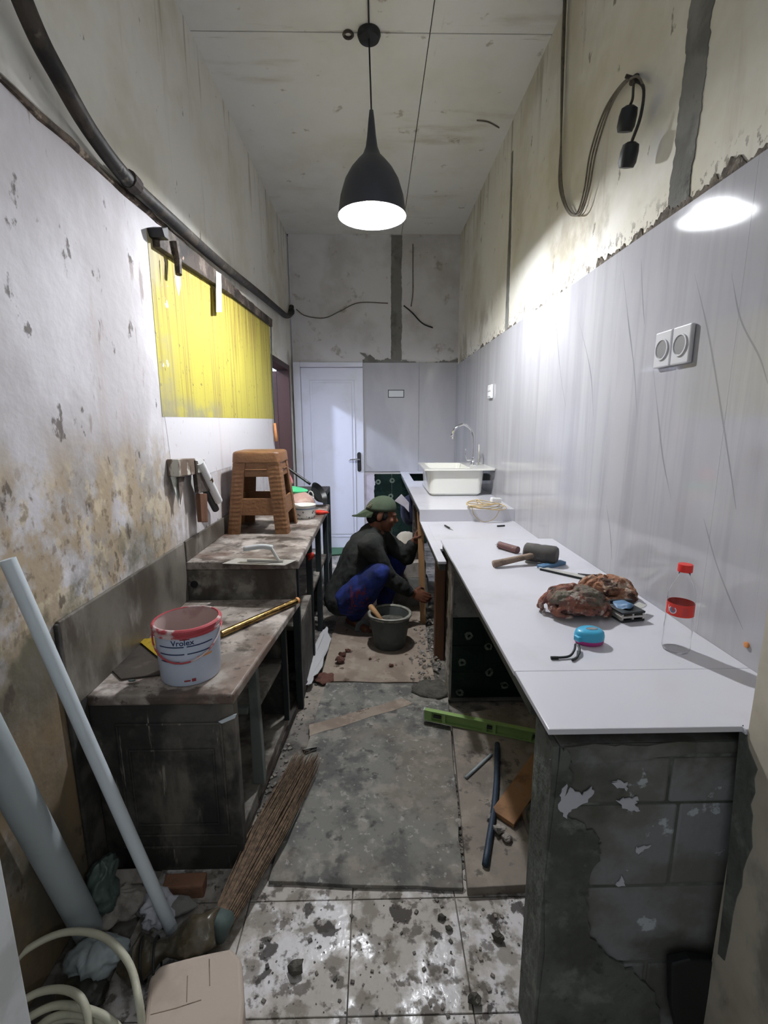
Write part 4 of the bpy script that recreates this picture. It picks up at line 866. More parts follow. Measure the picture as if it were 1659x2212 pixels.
for i in range(17):
    a_ = afB - .25 + PI * (-.5 + i / 16); zz_ = .166 - .082 * math.sin(PI * i / 16) ** .9
    hpts.append(((rb(zz_) + .006) * math.cos(a_), (rb(zz_) + .006) * math.sin(a_), zz_))
obj('bail_handle', MB().tube(hpts, .0028, 7), 'bucketred', t, local=True, smooth=True)
obj('paper_scrap', MB().prism([(.035, -.070, .15), (.068, -.048, .15), (.060, -.055, .175), (.045, -.066, .172)], (0, .001, 0)), 'white', t, local=True)
# foil tube, oily board and gold sheet on the lower bench
a, b = U(478, 1378, 'z', Z_L), U(640, 1305, 'z', Z_L); a = Vector((a.x, a.y + .0, Z_L + .0145)); b = Vector((b.x, b.y, Z_L + .0145))
t = thing('foil_roll', 'slim roll wrapped in gold foil lying across the lower bench', 'roll', (a.x, a.y, Z_L))
obj('roll', MB().tube([a, b], .0135, 16), 'gold', t, smooth=True, auto=.8)
obj('roll_end', MB().tube([b, b + (b - a).normalized() * .012], [.0138, .0138], 16), 'orange_print', t)
t = thing('oily_board', 'thin dark board with gold foil corner lying behind the paint bucket', 'board', U(310, 1420, 'z', Z_L))
obj('board', MB().prism([U(x, y, 'z', Z_L + .001) for x, y in ((205, 1400), (300, 1385), (345, 1415), (345, 1460), (262, 1470), (230, 1440))], (0, 0, .006)), 'darkboard', t, bevel=.001)
obj('gold_sheet', MB().prism([U(x, y, 'z', Z_L + .012) for x, y in ((296, 1382), (336, 1378), (356, 1420), (340, 1418))], (0, 0, .0015)), 'goldsheet', t)
obj('splash_spot', MB().ell(U(285, 1470, 'z', Z_L + .008), (.012, .006, .003), 8, 6), 'teal_tie', t)
# woven plastic stool
cS = Vector((-.665, 2.755, Z_U))
t = thing('plastic_stool', 'tan woven-look plastic stool standing on the upper bench', 'stool', cS, .0)
def sq(h, z, r): return ring(-h, h, -h, h, z, r, 4)
hgt = .46
top = loft([sq(.130, hgt - .062, .03), sq(.1355, hgt - .06, .03), sq(.1325, hgt - .014, .035), sq(.129, hgt - .005, .035), sq(.120, hgt, .035)], True, True)
obj('seat', top, 'stool', t, local=True, smooth=True, auto=.7)
def hw(z): return .172 - (.172 - .128) * z / (hgt - .03)
weave = {}
for sx_ in (-1, 1):
    for sy_ in (-1, 1):
        m = MB(); rg = []
        nz = 34
        for i in range(nz + 1):
            z = i / nz * (hgt - .058); h_ = hw(z); bulge = .0022 * abs(math.sin(i * 1.57)) if z > .03 else .004
            r = .040 if z > .03 else .042
            c_ = Vector((sx_ * (h_ - .036), sy_ * (h_ - .036), z)); rw = []
            for (dx, dy) in ((-1, -1), (-.2, -1), (.55, -1), (.9, -.9), (1, -.55), (1, .2), (1, 1), (-.0, 1), (-1, 1), (-1, 0)):
                k = 1 if i % 2 == 0 else .965
                rw.append(c_ + Vector((sx_ * dx * .036 * k, sy_ * -dy * -.036 * k * (1), 0)))
            rw2 = []
            for (dx, dy) in ((1, -1), (1, -.4), (1, .3), (.92, .8), (.8, .92), (.3, 1), (-.4, 1), (-1, 1), (-1, .75), (.7, .7), (.75, -1)):
                k = 1.0 + (bulge * 14 if False else 0)
                e = 1 + (.035 if i % 2 else 0) * (1 if z > .03 else 0)
                if max(dx, dy) > .79 and dx > -.5 and dy > -.5: kk = e
                else: kk = 1
                rw2.append(c_ + Vector((sx_ * dx * .036 * kk, sy_ * dy * .036 * kk, 0)))
            if sx_ * sy_ < 0: rw2 = rw2[::-1]
            rg.append(rw2)
        m = loft(rg); obj('leg', m, 'stool', t, local=True)
for (dx, dy) in ((1, 0), (-1, 0), (0, 1), (0, -1)):
    for (za, zb, nm) in ((hgt - .14, hgt - .052, 'apron'), (.105, .20, 'stretcher')):
        ha, hb = hw(za) - .004, hw(zb) - .004; th = .012
        if dx: poly = [(dx * ha, -ha + .03, za), (dx * ha, ha - .03, za), (dx * hb, hb - .03, zb), (dx * hb, -hb + .03, zb)]; ext = (-dx * th, 0, 0)
        else: poly = [(-ha + .03, dy * ha, za), (ha - .03, dy * ha, za), (hb - .03, dy * hb, zb), (-hb + .03, dy * hb, zb)]; ext = (0, -dy * th, 0)
        p_ = obj(nm, MB().prism(poly, ext), 'stool', t, local=True, bevel=.003)
        if nm == 'apron':
            hz = hw(za + .03)
            if dx: obj('ridge', MB().tube([(dx * (hz), -.06, za + .04), (dx * hz, .06, za + .04)], .004, 6), 'stool', p_, local=True)
            else: obj('ridge', MB().tube([(-.06, dy * hz, za + .04), (.06, dy * hz, za + .04)], .004, 6), 'stool', p_, local=True)
# plastering trowel
a = U(480, 1218, 'z', Z_U); b = U(615, 1222, 'z', Z_U)
t = thing('plastering_trowel', 'steel plastering trowel lying on the edge of upper bench', 'trowel', (a.x, a.y, Z_U))
d = (b - a); d.z = 0; L_ = d.length; d.normalize(); n_ = Vector((-d.y, d.x, 0))
base = Vector((a.x, a.y, Z_U + .0005))
obj('blade', MB().prism([base, base + d * L_, base + d * (L_ + .03) + n_ * .085, base + d * .03 + n_ * .085], (0, 0, .0015)), 'steel', t)
m0 = base + n_ * .043
obj('backbone', MB().tube([m0 + d * .10 + Vector((0, 0, .008)), m0 + d * (L_ - .02) + Vector((0, 0, .008))], .007, 8), 'steel', t)
obj('shank', MB().tube([m0 + d * (L_ - .04) + Vector((0, 0, .006)), m0 + d * (L_ - .075) + Vector((0, 0, .068))], .008, 8), 'steel', t)
obj('handle', MB().tube(bez([m0 + d * (L_ - .068) + Vector((0, 0, .068)), m0 + d * (L_ - .12) + Vector((0, 0, .072)), m0 + d * (L_ - .20) + Vector((0, 0, .058))], 5), .012, 10), 'white_dirty', t, smooth=True)
# bowl with spoons
cW = U(659, 1118, 'z', Z_U); cW.z = Z_U
t = thing('enamel_bowl', 'white enamel bowl with patterned side standing behind the stool', 'bowl', cW)
obj('bowl', MB().lathe([(.055, 0), (.064, .004), (.069, .02), (.071, .055), (.074, .062), (.074, .086), (.076, .088)], 32, caps=False), 'bowl', t, local=True, smooth=True)
obj('inside', MB().lathe([(.076, .0882), (.072, .0885), (.066, .06), (.055, .05), (.003, .049)], 32, caps=False), 'bowl_in', t, local=True, smooth=True)
for k in range(2):
    obj('spoon', MB().tube(bez([(-.07 - .008 * k, -.01 + .03 * k, .092), (-.05, .0 + .02 * k, .082), (-.01, .02, .062)], 4), .004, 6), 'steel', t, local=True)
t = tag(obj('chillies', MB().ell(cW + Vector((.10, .10, .014)), (.05, .02, .014), 12, 8).ell(cW + Vector((.085, .13, .014)), (.04, .02, .014), 12, 8).rough(.006, 30, 2), 'redthing', smooth=True), 'small heap of red chillies beside the enamel bowl', 'chillies')
# pile behind the stool
p = U(640, 1080, 'z', Z_U + .06)
tag(obj('plastic_bag', MB().ell((-.56, 3.28, Z_U + .062), (.13, .12, .075), 20, 14).rough(.02, 12, 3), 'pinkbag', smooth=True), 'pinkish plastic bag of food heaped behind the stool', 'bag')
tag(obj('mint_plate', MB().lathe([(.11, 0), (.115, .012), (.09, .02), (.01, .022)], 24, (-.60, 3.33, Z_U + .140), Matrix.Rotation(.12, 3, 'Y')), 'greenlid', smooth=True, auto=.6), 'mint green plastic plate lying on the plastic bag', 'plate')
tag(obj('pink_wrapper', MB().ell((-.665, 3.36, Z_U + .215), (.06, .05, .06), 12, 9).rough(.03, 14, 8), 'pinkcloth', smooth=True), 'crumpled pink wrapper resting on the mint plate', 'wrapper')
t = thing('frying_pan', 'black frying pan tilted behind the plastic bag, handle up', 'pan', (-.46, 3.52, Z_U))
Mp = Matrix.Rotation(1.0, 3, 'Y') @ Matrix.Rotation(.3, 3, 'X')
obj('pan_body', MB().lathe([(.05, 0), (.062, .004), (.085, .035), (.088, .036), (.083, .036), (.06, .008), (.004, .007)], 28, (-.445, 3.47, Z_U + .085), Mp, caps=True), 'pan', t, smooth=True, auto=.6)
obj('pan_handle', MB().tube(bez([(-.48, 3.44, Z_U + .17), (-.55, 3.45, Z_U + .22), (-.66, 3.46, Z_U + .30)], 5), .010, 8), 'pan', t, smooth=True)
obj('ring', MB().tube([(-.47 + .02 * math.cos(q * PI / 8), 3.36, Z_U + .09 + .04 * math.sin(q * PI / 8)) for q in range(17)], .005, 6), 'white_dirty', t, smooth=True)
tag(obj('plaster_chunk', MB().obox((-.74, 3.28, Z_U + .07), (.10, .05, .14), (.2, .1, .4)).rough(.02, 14, 2), 'rubble', bevel=.004), 'grey chunk of plaster leaning on the wall behind the stool', 'rubble')
t = thing('red_peg', 'red plastic peg with white clip hooked on bench edge', 'peg', U(672, 1205, 'y', 2.64))
p = U(670, 1200, 'y', 2.63)
obj('red_grip', MB().ell(p + Vector((0, 0, 0)), (.022, .018, .03), 12, 8).rough(.008, 40, 3), 'redthing', t, smooth=True)
obj('white_clip', MB().obox(p + Vector((-.006, 0, -.042)), (.022, .012, .034), (0, .3, 0)), 'white', t, bevel=.003)
# knife holder on the left wall
xk = xw + .001
def kp(x, y, off=0): return U(x, y, 'x', xk + off)
t = thing('knife_holder', 'stained wall holder with knives and a rolled white tube', 'knife rack', kp(395, 1010))
obj('holder', MB().prism([kp(359, 992), kp(398, 990), kp(398, 1025), kp(362, 1030)], (.05, 0, 0)), 'cup', t, bevel=.004)
obj('knife_blade', MB().prism([kp(368, 1030, .02), kp(384, 1030, .02), kp(388, 1098, .02)], (.002, 0, 0)), 'blade', t)
obj('knife_blade', MB().prism([kp(384, 1030, .03), kp(398, 1030, .03), kp(389, 1090, .03)], (.002, 0, 0)), 'darkwood', t)
obj('holder', MB().prism([kp(400, 1000), kp(414, 992), kp(414, 1020), kp(400, 1022)], (.06, 0, 0)), 'cup', t, bevel=.003)
obj('cleaver_handle', MB().prism([kp(412, 994, .035), kp(424, 998, .035), kp(446, 1060, .035), kp(420, 1066, .035)], (.02, 0, 0)), 'darkwood', t, bevel=.003)
obj('wooden_handle', MB().prism([kp(422, 1066, .03), kp(438, 1066, .03), kp(440, 1128, .03), kp(426, 1128, .03)], (.022, 0, 0)), 'brownwood', t, bevel=.004)
obj('white_tube', MB().tube([kp(430, 997, .06), kp(472, 1082, .06)], .020, 14), 'white', t, smooth=True, auto=.7)
obj('tube_band', MB().tube([kp(448, 1033, .06), kp(452, 1041, .06)], .0205, 14), 'gold', t)
obj('dark_tube', MB().tube([kp(440, 1050, .03), kp(466, 1100, .03)], .018, 12), 'black', t, smooth=True, auto=.7)
# sooty rail and pegs above the yellow paint
t = thing('wall_rail', 'sooty dark board with pegs fixed above the yellow wall', 'rail', kp(400, 570))
obj('board', MB().prism([kp(326, 492), kp(345, 492), kp(496, 618), kp(496, 640), kp(330, 535)], (.03, 0, 0)).rough(.003, 30, 2), 'darkwood', t, bevel=.003)
obj('bracket', MB().prism([kp(316, 492), kp(330, 490), kp(332, 520), kp(322, 512)], (.06, 0, 0)), 'black', t, bevel=.003)
obj('peg', MB().tube([kp(376, 520, .04), kp(384, 560, .04), kp(386, 593, .045)], [.018, .016, .014], 8), 'darkwood', t)
obj('nail', MB().tube([kp(357, 560, .02), kp(360, 605, .02)], [.004, .001], 6), 'darkwood', t)
obj('nail', MB().tube([kp(462, 620, .02), kp(464, 683, .02)], [.005, .001], 6), 'darkwood', t)
obj('white_tag', MB().prism([kp(466, 585, .032), kp(477, 592, .032), kp(479, 674, .032), kp(467, 674, .032)], (.002, 0, 0)), 'white', t)
obj('lower_board', MB().prism([kp(496, 640), kp(500, 625), kp(583, 690), kp(583, 706)], (.02, 0, 0)), 'darkwood', t)
obj('torn_paper', MB().prism([kp(376, 572), kp(388, 580), kp(390, 615), kp(385, 640), (kp(378, 610))], (.002, 0, 0)), 'white', t)
# sooty pipe along the left wall
pts = [(10, -60, .02), (60, 30, .06), (130, 170, .06), (200, 290, .05), (280, 392, .05), (370, 475, .05), (480, 572, .05), (560, 635, .05), (600, 668, .04), (618, 682, .03), (628, 678, .03), (630, 662, .03)]
P_ = [U(x, y, 'x', XL + o_) for x, y, o_ in pts]
P_[0] = Vector((XL + .06, 1.2, 2.58))
t = thing('wall_pipe', 'sagging sooty black pipe running along the left wall', 'pipe', (XL, 3, 2.3))
obj('pipe', MB().tube(bez(P_, 8), .024, 12), 'blackpipe', t, smooth=True)
obj('pipe_elbow', MB().ell(U(630, 672, 'x', XL + .03), (.03, .05, .04), 12, 8), 'black', t, smooth=True)
obj('collar', MB().tube([U(276, 385, 'x', XL + .05), U(292, 402, 'x', XL + .05)], .030, 12).bx(XL + .019, XL + .03, 1.83, 1.88, 2.20, 2.27), 'darkwood', t)
obj('wire_tail', MB().tube(bez([U(632, 680, 'x', XL + .03), U(638, 700, 'x', XL + .02), U(642, 716, 'x', XL + .012)], 4), .008, 6), 'black', t)

# ------------------------------------------------------------------ the squatting worker
MC = Vector((-.05, 3.08, 0))
t = thing('person', 'person in green backwards cap, dark shirt and blue trousers, squatting', 'person', MC)
V = lambda x, y, z: Vector((x, y, z)) - MC
hipN, hipF = V(-.19, 3.03, .235), V(-.19, 3.20, .235)
kneeN, kneeF = V(.015, 2.93, .455), V(.16, 3.31, .45)
ankN, ankF = V(-.165, 3.11, .075), V(.05, 3.34, .075)
toeN, toeF = V(-.075, 3.00, .03), V(.19, 3.30, .03)
pel = V(-.20, 3.115, .245); bel = V(-.155, 3.115, .37); che = V(-.07, 3.115, .54); nb = V(-.015, 3.115, .675)
shN, shF = V(-.035, 2.955, .635), V(.005, 3.27, .635)
elN, elF = V(.075, 2.985, .40), V(.215, 3.27, .46)
wrN, wrF = V(.240, 3.065, .262), V(.275, 3.21, .595)
hc = V(.042, 3.10, .815)
Rh = Matrix.Rotation(.22, 3, 'Y') @ Matrix.Rotation(-.10, 3, 'Z')   # +X = face direction, nodding down
def hd_(x, y, z): return hc + Rh @ Vector((x, y, z))
b = MB()
b.ell(hd_(-.01, 0, .02), (.092, .073, .095), 18, 14, Rh)                    # skull
b.ell(hd_(.035, 0, -.035), (.060, .056, .075), 14, 10, Rh)                  # face
b.ell(hd_(.055, 0, -.092), (.030, .032, .026), 10, 8, Rh)                   # chin
b.ell(hd_(.082, 0, .012), (.016, .045, .012), 10, 8, Rh)                    # brow
b.tube([hd_(.086, 0, .005), hd_(.110, 0, -.030), hd_(.088, 0, -.040)], [.008, .0125, .012], 8)  # nose
b.ell(hd_(.085, 0, -.058), (.012, .022, .006), 8, 6, Rh); b.ell(hd_(.082, 0, -.070), (.012, .020, .007), 8, 6, Rh)  # lips
for s_ in (-1, 1):
    b.ell(hd_(.068, s_ * .034, -.028), (.022, .020, .020), 8, 6, Rh)        # cheekbones
    b.ell(hd_(-.008, s_ * .074, -.015), (.020, .010, .033), 10, 8, Rh)      # ears
b.caps(nb, hd_(-.025, 0, -.06), .056, .052)
b.chain([pel, bel, che, nb], [.13, .125, .135, .07])
b.chain([shN, elN, wrN], [.058, .044, .030]); b.chain([shF, elF, wrF], [.058, .044, .030]); b.caps(shN, shF, .06, .06)
b.chain([hipN, kneeN, ankN], [.085, .058, .038]); b.chain([hipF, kneeF, ankF], [.085, .058, .038])
for an, to in ((ankN, toeN), (ankF, toeF)):
    hl = an + (an - to).normalized() * .04; hl.z = .035
    b.caps(hl, to, .034, .026); b.caps(an, hl, .036, .034); b.caps(an, (hl + to) / 2, .036, .03)
    dd = (to - hl); dd.z = 0; dd.normalize(); sd = Vector((-dd.y, dd.x, 0))
    for k in range(5):
        q = to + sd * (.026 - .013 * k) + Vector((0, 0, -.01)); b.caps(q, q + dd * (.035 - .004 * abs(k - 1)), .010, .008)
def hand(b, wr, dirv, palm_n, side, curl=.9, sc=1.0):
    """palm + 4 fingers curling toward -palm_n ... and a thumb on the side"""
    d = dirv.normalized(); n = palm_n.normalized(); s = d.cross(n).normalized() * side
    pc = wr + d * .05
    Mh = Matrix((d, s, n)).transposed()
    b.ell(pc, (.050, .042, .017), 12, 8, Mh)
    for k in range(4):
        base = wr + d * (.085 - .004 * abs(k - 1)) + s * (.030 - .020 * k)
        Ls = (.040, .046, .043, .034)[k]
        a1 = curl; p1 = base + (d * math.cos(a1 * .5) + n * math.sin(a1 * .5)) * Ls
        p2 = p1 + (d * math.cos(a1 * 1.4) + n * math.sin(a1 * 1.4)) * Ls * .65
        p3 = p2 + (d * math.cos(a1 * 2.2) + n * math.sin(a1 * 2.2)) * Ls * .5
        b.chain([base, p1, p2, p3], [.0098, .009, .0082, .007])
    tb = wr + d * .03 + s * .036; t1 = tb + (d * .5 + s * .6 + n * .45).normalized() * .036; t2 = t1 + (d * .8 + n * .7 - s * .1).normalized() * .030
    b.chain([tb, t1, t2], [.0125, .0105, .0085])
hand(b, wrN, Vector((.9, .10, -.35)), Vector((.25, .55, -.3)), 1, .95)
hand(b, wrF, Vector((.25, -.2, .9)), Vector((.6, -.25, -.1)), -1, .8)
meshobj('body', remesh('body', b, .0058, 3), 'skin', t)
# shirt
s_ = MB()
s_.chain([pel + Vector((-.02, 0, -.005)), bel, che, nb + Vector((-.015, 0, -.02))], [.142, .145, .152, .085])
s_.ell(pel + Vector((-.03, 0, -.03)), (.14, .165, .12), 16, 12)
s_.caps(shN, shF, .072, .072)
for q in (shN, shF): s_.ell(q + Vector((-.01, 0, -.01)), (.080, .070, .075), 14, 10)
s_.chain([shN, elN, elN.lerp(wrN, .55), elN.lerp(wrN, .92)], [.074, .060, .050, .040])
s_.chain([shF, elF, elF.lerp(wrF, .5), elF.lerp(wrF, .80)], [.074, .060, .052, .044])
s_.caps(nb + Vector((-.02, 0, -.01)), nb + Vector((.005, 0, .025)), .082, .066)
so_ = meshobj('shirt', remesh('shirt', s_, .010, 5), 'shirt', t)
for v in so_.data.vertices:
    n3 = noise.noise_vector(v.co * 13) * .010 + noise.noise_vector(v.co * 30) * .005; v.co += n3
# trousers
s_ = MB()
s_.ell(pel + Vector((0, 0, -.045)), (.135, .165, .10), 16, 12)
s_.chain([hipN, hipN.lerp(kneeN, .5), kneeN, kneeN.lerp(ankN, .45), kneeN.lerp(ankN, .93)], [.108, .098, .078, .078, .062])
s_.chain([hipF, hipF.lerp(kneeF, .5), kneeF, kneeF.lerp(ankF, .45), kneeF.lerp(ankF, .93)], [.108, .098, .078, .078, .062])
to_ = meshobj('trousers', remesh('trousers', s_, .009, 4), 'trousers', t)
for v in to_.data.vertices: v.co += noise.noise_vector(v.co * 16) * .006
# hair, cap
h_ = MB().ell(hd_(-.022, 0, .012), (.088, .0765, .088), 18, 14, Rh); h_.ell(hd_(-.055, 0, -.045), (.045, .058, .045), 12, 10, Rh)
for sg in (-1, 1): h_.ell(hd_(.025, sg * .062, .0), (.020, .014, .035), 10, 8, Rh)
meshobj('hair', remesh('hair', h_, .006, 2), 'hair', t)
cpv = []
for i in range(9):
    th = PI / 2 * i / 8; row = []
    for j in range(28):
        q = 2 * PI * j / 28
        row.append(hd_(-.014 + .102 * math.cos(q) * math.cos(th), .086 * math.sin(q) * math.cos(th), .022 + .098 * math.sin(th) + .018 * math.cos(q) * math.cos(th)))
    cpv.append(row)
cp = loft(cpv[:-1] + [[cpv[-1][0] + (p - cpv[-1][0]) * 1 + Vector((.0005 * math.cos(2 * PI * j / 28), .0005 * math.sin(2 * PI * j / 28), 0)) for j, p in enumerate(cpv[-1])]], True, True)
co = obj('cap', cp, 'cap', t, local=True, smooth=True)
brim = []
for z in (0, .004):
    for i in range(13):
        q = PI - 1.15 + 2.3 * i / 12; brim.append((q, z))
br = MB(); vb = []
for z in (0, .005):
    inner = [hd_(-.014 + .100 * math.cos(q), .084 * math.sin(q), .004 + z) for q in [PI - 1.15 + 2.3 * i / 12 for i in range(13)]]
    outer_ = [hd_(-.020 + (.102 + .075 * math.cos((i - 6) / 6 * PI / 2) ** .6) * math.cos(PI - 1.15 + 2.3 * i / 12), .080 * math.sin(PI - 1.15 + 2.3 * i / 12), z - .030 - .035 * math.cos((i - 6) / 6 * PI / 2)) for i in range(13)]
    vb.append(inner + outer_[::-1])
br.add(vb[0] + vb[1], [tuple(range(26))[::-1], tuple(range(26, 52))] + [(i, (i + 1) % 26, (i + 1) % 26 + 26, i + 26) for i in range(26)])
obj('brim', br, 'cap', co, local=True)
for i in range(4): obj('stitching', MB().tube([hd_(-.105 + .004 * i, -.046 - .004 * i, .030 + .010 * i), hd_(-.085 + .004 * i, -.066 - .002 * i, .030 + .010 * i)], .002, 5), 'oldwood', co, local=True)
for an, to in ((ankN, toeN), (ankF, toeF)):
    dd = (to - an); dd.z = 0; dd.normalize(); sd = Vector((-dd.y, dd.x, 0)); c0 = an - dd * .07; c0.z = .0065
    sole = [c0 + dd * x + sd * y for x, y in ((0, -.025), (0, .025), (.04, .033), (.14, .036), (.21, .044), (.245, .02), (.25, -.015), (.22, -.042), (.14, -.034), (.04, -.033))]
    sl = obj('sandal', MB().prism(sole, (0, 0, .012)), 'sandal', t, local=True, bevel=.003)
    tp = c0 + dd * .175
    obj('strap', MB().tube(bez([tp + sd * .046 + Vector((0, 0, .008)), tp + sd * .03 + Vector((0, 0, .048)), tp + Vector((0, 0, .056)), tp - sd * .03 + Vector((0, 0, .048)), tp - sd * .046 + Vector((0, 0, .008))], 4), .024, 8, flat=.22), 'sandal', sl, local=True, smooth=True)

# ------------------------------------------------------------------ mortar bucket
cK = U(842, 1392, 'z', .012); cK.z = .012
t = thing('mortar_bucket', 'dusty grey bucket of wet mortar in front of the worker', 'bucket', cK)
obj('bucket_body', MB().lathe([(.085, 0), (.098, .003), (.102, .02), (.128, .195), (.128, .21), (.122, .21), (.098, .03), (.01, .03)], 36), 'greybucket', t, local=True, smooth=True, auto=.7)
obj('bucket_rim', MB().lathe([(.127, .205), (.139, .205), (.141, .213), (.136, .222), (.124, .222), (.121, .213)], 36, caps=False), 'rim_dusty', t, local=True, smooth=True)
m = MB().lathe([(.003, .178), (.05, .176), (.09, .165), (.115, .15)][::-1], 32, caps=False); m.rough(.012, 30, 4); obj('mortar', m, 'mud', t, local=True, smooth=True)
ca = Vector((-.045, -.02, .165)); cb = Vector((-.118, .055, .232))
obj('tool_handle', MB().tube([ca, ca.lerp(cb, .5), cb], [.013, .017, .020], 12).ell(cb, .020, 12, 8), 'palewood', t, local=True, smooth=True)
obj('bail', MB().tube(bez([(-.134, -.02, .205), (-.11, -.085, .222), (-.03, -.136, .226), (.06, -.128, .224), (.125, -.06, .210)], 5), .004, 6), 'steel', t, local=True, smooth=True)

# ------------------------------------------------------------------ spirit level, conduits, planks on the right floor
a = U(918, 1545, 'z', .05); b = U(1188, 1600, 'z', .05)
d = (b - a); d.z = 0; L_ = d.length; ang = math.atan2(d.y, d.x)
t = thing('spirit_level', 'lime green spirit level lying on the floor under the worktop', 'level', (a.x, a.y, .0305), ang)
obj('frame_rail', MB().bx(0, L_, -.012, .012, 0, .006), 'greenlevel', t, local=True, bevel=.001)
obj('frame_rail', MB().bx(0, L_, -.012, .012, .048, .054), 'greenlevel', t, local=True, bevel=.001)
for x0, x1 in ((0, .035), (.085, .10), (.27, .29), (.315, .33), (L_ - .09, L_ - .075), (L_ - .03, L_)):
    obj('web_block', MB().bx(x0, x1, -.011, .011, .0065, .0475), 'greenlevel', t, local=True)
obj('web_plate', MB().bx(.036, L_ - .031, .003, .006, .0065, .0475), 'greenlevel', t, local=True)
for x in (.06, .302, L_ - .052):
    obj('vial', MB().tube([(x - .018, -.004, .027), (x + .018, -.004, .027)], .007, 10), 'black', t, local=True)
obj('end_cap', MB().bx(-.006, 0, -.013, .013, -.0, .0545), 'white_dirty', t, local=True, bevel=.002)
zf = .030
a, b = U(1048, 1875, 'z', zf), U(1074, 1612, 'z', zf); a.z = b.z = zf + .0115
tag(obj('conduit_pipe', MB().tube(bez([a, a.lerp(b, .5) + Vector((.012, 0, 0)), b], 6), .011, 10), 'bluepipe', smooth=True), 'navy conduit pipe lying on the slab under the worktop', 'pipe')
a, b = U(1006, 1683, 'z', zf), U(1062, 1632, 'z', zf); a.z = b.z = zf + .0065
tag(obj('conduit_pipe', MB().tube([a, b], .006, 8), 'pvc_grey', smooth=True), 'short thin grey conduit with a bent end on the slab', 'pipe')
a, b = U(1085, 1775, 'z', zf), U(1200, 1650, 'z', zf); 
d = (b - a).normalized(); n_ = Vector((-d.y, d.x, 0)) * .045
tag(obj('wood_plank', MB().prism([a - n_ + Vector((0, 0, .004)), b - n_ + Vector((0, 0, .10)), b + n_ + Vector((0, 0, .10)), a + n_ + Vector((0, 0, .004))], (0, 0, .016)), 'orangewood', bevel=.002), 'orange-brown plank leaning against the block pier under the worktop', 'plank')
c_ = U(1130, 1850, 'z', zf)
m = MB().ell(c_ + Vector((.12, .05, .06)), (.10, .12, .07), 14, 10).rough(.03, 14, 3)
tag(obj('rubble_bag', m, 'bag_dark', smooth=True), 'dark rubble bag slumped beside the block pier', 'bag')
rr = random.Random(11)
def chunk(name, px, py, z, s, mat, label, grp, seed):
    p = U(px, py, 'z', z); m = MB().ell((p.x, p.y, z + s * .45), (s, s * .8, s * .55), 9, 6).rough(s * .45, 1.3 / s, seed)
    zm = min(q.z for q in m.v)
    for q in m.v: q.z += z - zm
    return tag(obj(name, m, mat), label, 'rubble', grp)
for k, (px, py, s) in enumerate(((1078, 1800, .022), (1060, 1770, .016), (1095, 1815, .018))):
    chunk('rubble_piece', px, py, zf, s, 'rubble', 'pale rubble piece on the slab beside the navy conduit', 'rubble by the conduit', k)
for k, (px, py, s, mt) in enumerate(((990, 1785, .018, 'rubble'), (985, 1735, .012, 'rubble'), (978, 1718, .009, 'rubble'), (1000, 1830, .010, 'rubble'), (1003, 1860, .012, 'cement'))):
    chunk('rubble_piece', px, py, -.004, s, mt, 'pale rubble piece in the gap beside the grey cement sheet', 'rubble in the floor gap', k + 9)
# wet mortar heap by the tiled pier
m = MB().ell(U(935, 1490, 'z', .012), (.12, .09, .03), 22, 12).rough(.02, 22, 4).rough(.008, 60, 2)
tag(obj('mortar_heap', m, 'mud', smooth=True), 'dark wet mortar heap on the floor beside the tiled pier', 'mortar')
m = MB()
for i in range(260):
    u = rr.random(); px = 935 + rr.gauss(0, 22) - 10 * u; py = 1330 + u * 150; p = U(px, py, 'z', .012); s = .004 + .010 * rr.random() ** 2
    m.obox((p.x, p.y, .012 + s * .4), (s * 1.6, s * 1.2, s), (rr.random(), rr.random(), rr.random() * 3))
tag(obj('mortar_crumbs', m, 'rubble', stuff=True), 'grey mortar crumbs scattered between bucket and timber post', 'crumbs')
m = MB()
for i in range(150):
    px = rr.uniform(560, 1160); py = rr.uniform(1940, 2200); p = U(px, py, 'z', 0); s = .002 + .005 * rr.random() ** 3
    m.obox((p.x, p.y, s * .35), (s * 1.6, s * 1.2, s * .7), (0, 0, rr.random() * 3))
for i in range(240):
    px = rr.uniform(985, 1010) + (rr.random() - .5) * 12; py = rr.uniform(1690, 1930); p = U(px, py, 'z', -.006); s = .003 + .007 * rr.random() ** 2
    m.obox((p.x, p.y, -.004 + s * .35), (s * 1.6, s * 1.2, s * .7), (0, 0, rr.random() * 3))
for i in range(200):
    py = rr.uniform(1400, 1900); px = 705 - (py - 1380) * .37 + rr.uniform(-25, 15); p = U(px, py, 'z', 0); s = .003 + .007 * rr.random() ** 2
    m.obox((p.x, p.y, s * .3 - .005), (s * 1.6, s * 1.2, s * .7), (0, 0, rr.random() * 3))
tag(obj('floor_crumbs', m, 'floor', stuff=True), 'crumbs and grit scattered over the dirty floor tiles', 'crumbs')
m = MB()
for (px, py, w_, h_) in ((625, 2118, 16, 26), (640, 2085, 10, 14), (950, 1990, 9, 12), (985, 2010, 8, 14), (1070, 2030, 12, 20), (895, 2040, 8, 14), (1020, 2160, 12, 18)):
    pass
chunk('dirt_clod', 640, 2098, 0, .022, 'mud', 'dark elongated dirt clod on the white floor tiles', 'dirt clods on the tiles', 2)
for k, (px, py, s) in enumerate(((955, 1985, .012), (970, 2008, .010), (1075, 2030, .018), (1025, 2165, .016))): chunk('dirt_clod', px, py, 0, s, 'mud', 'dark elongated dirt clod on the white floor tiles', 'dirt clods on the tiles', k + 30)
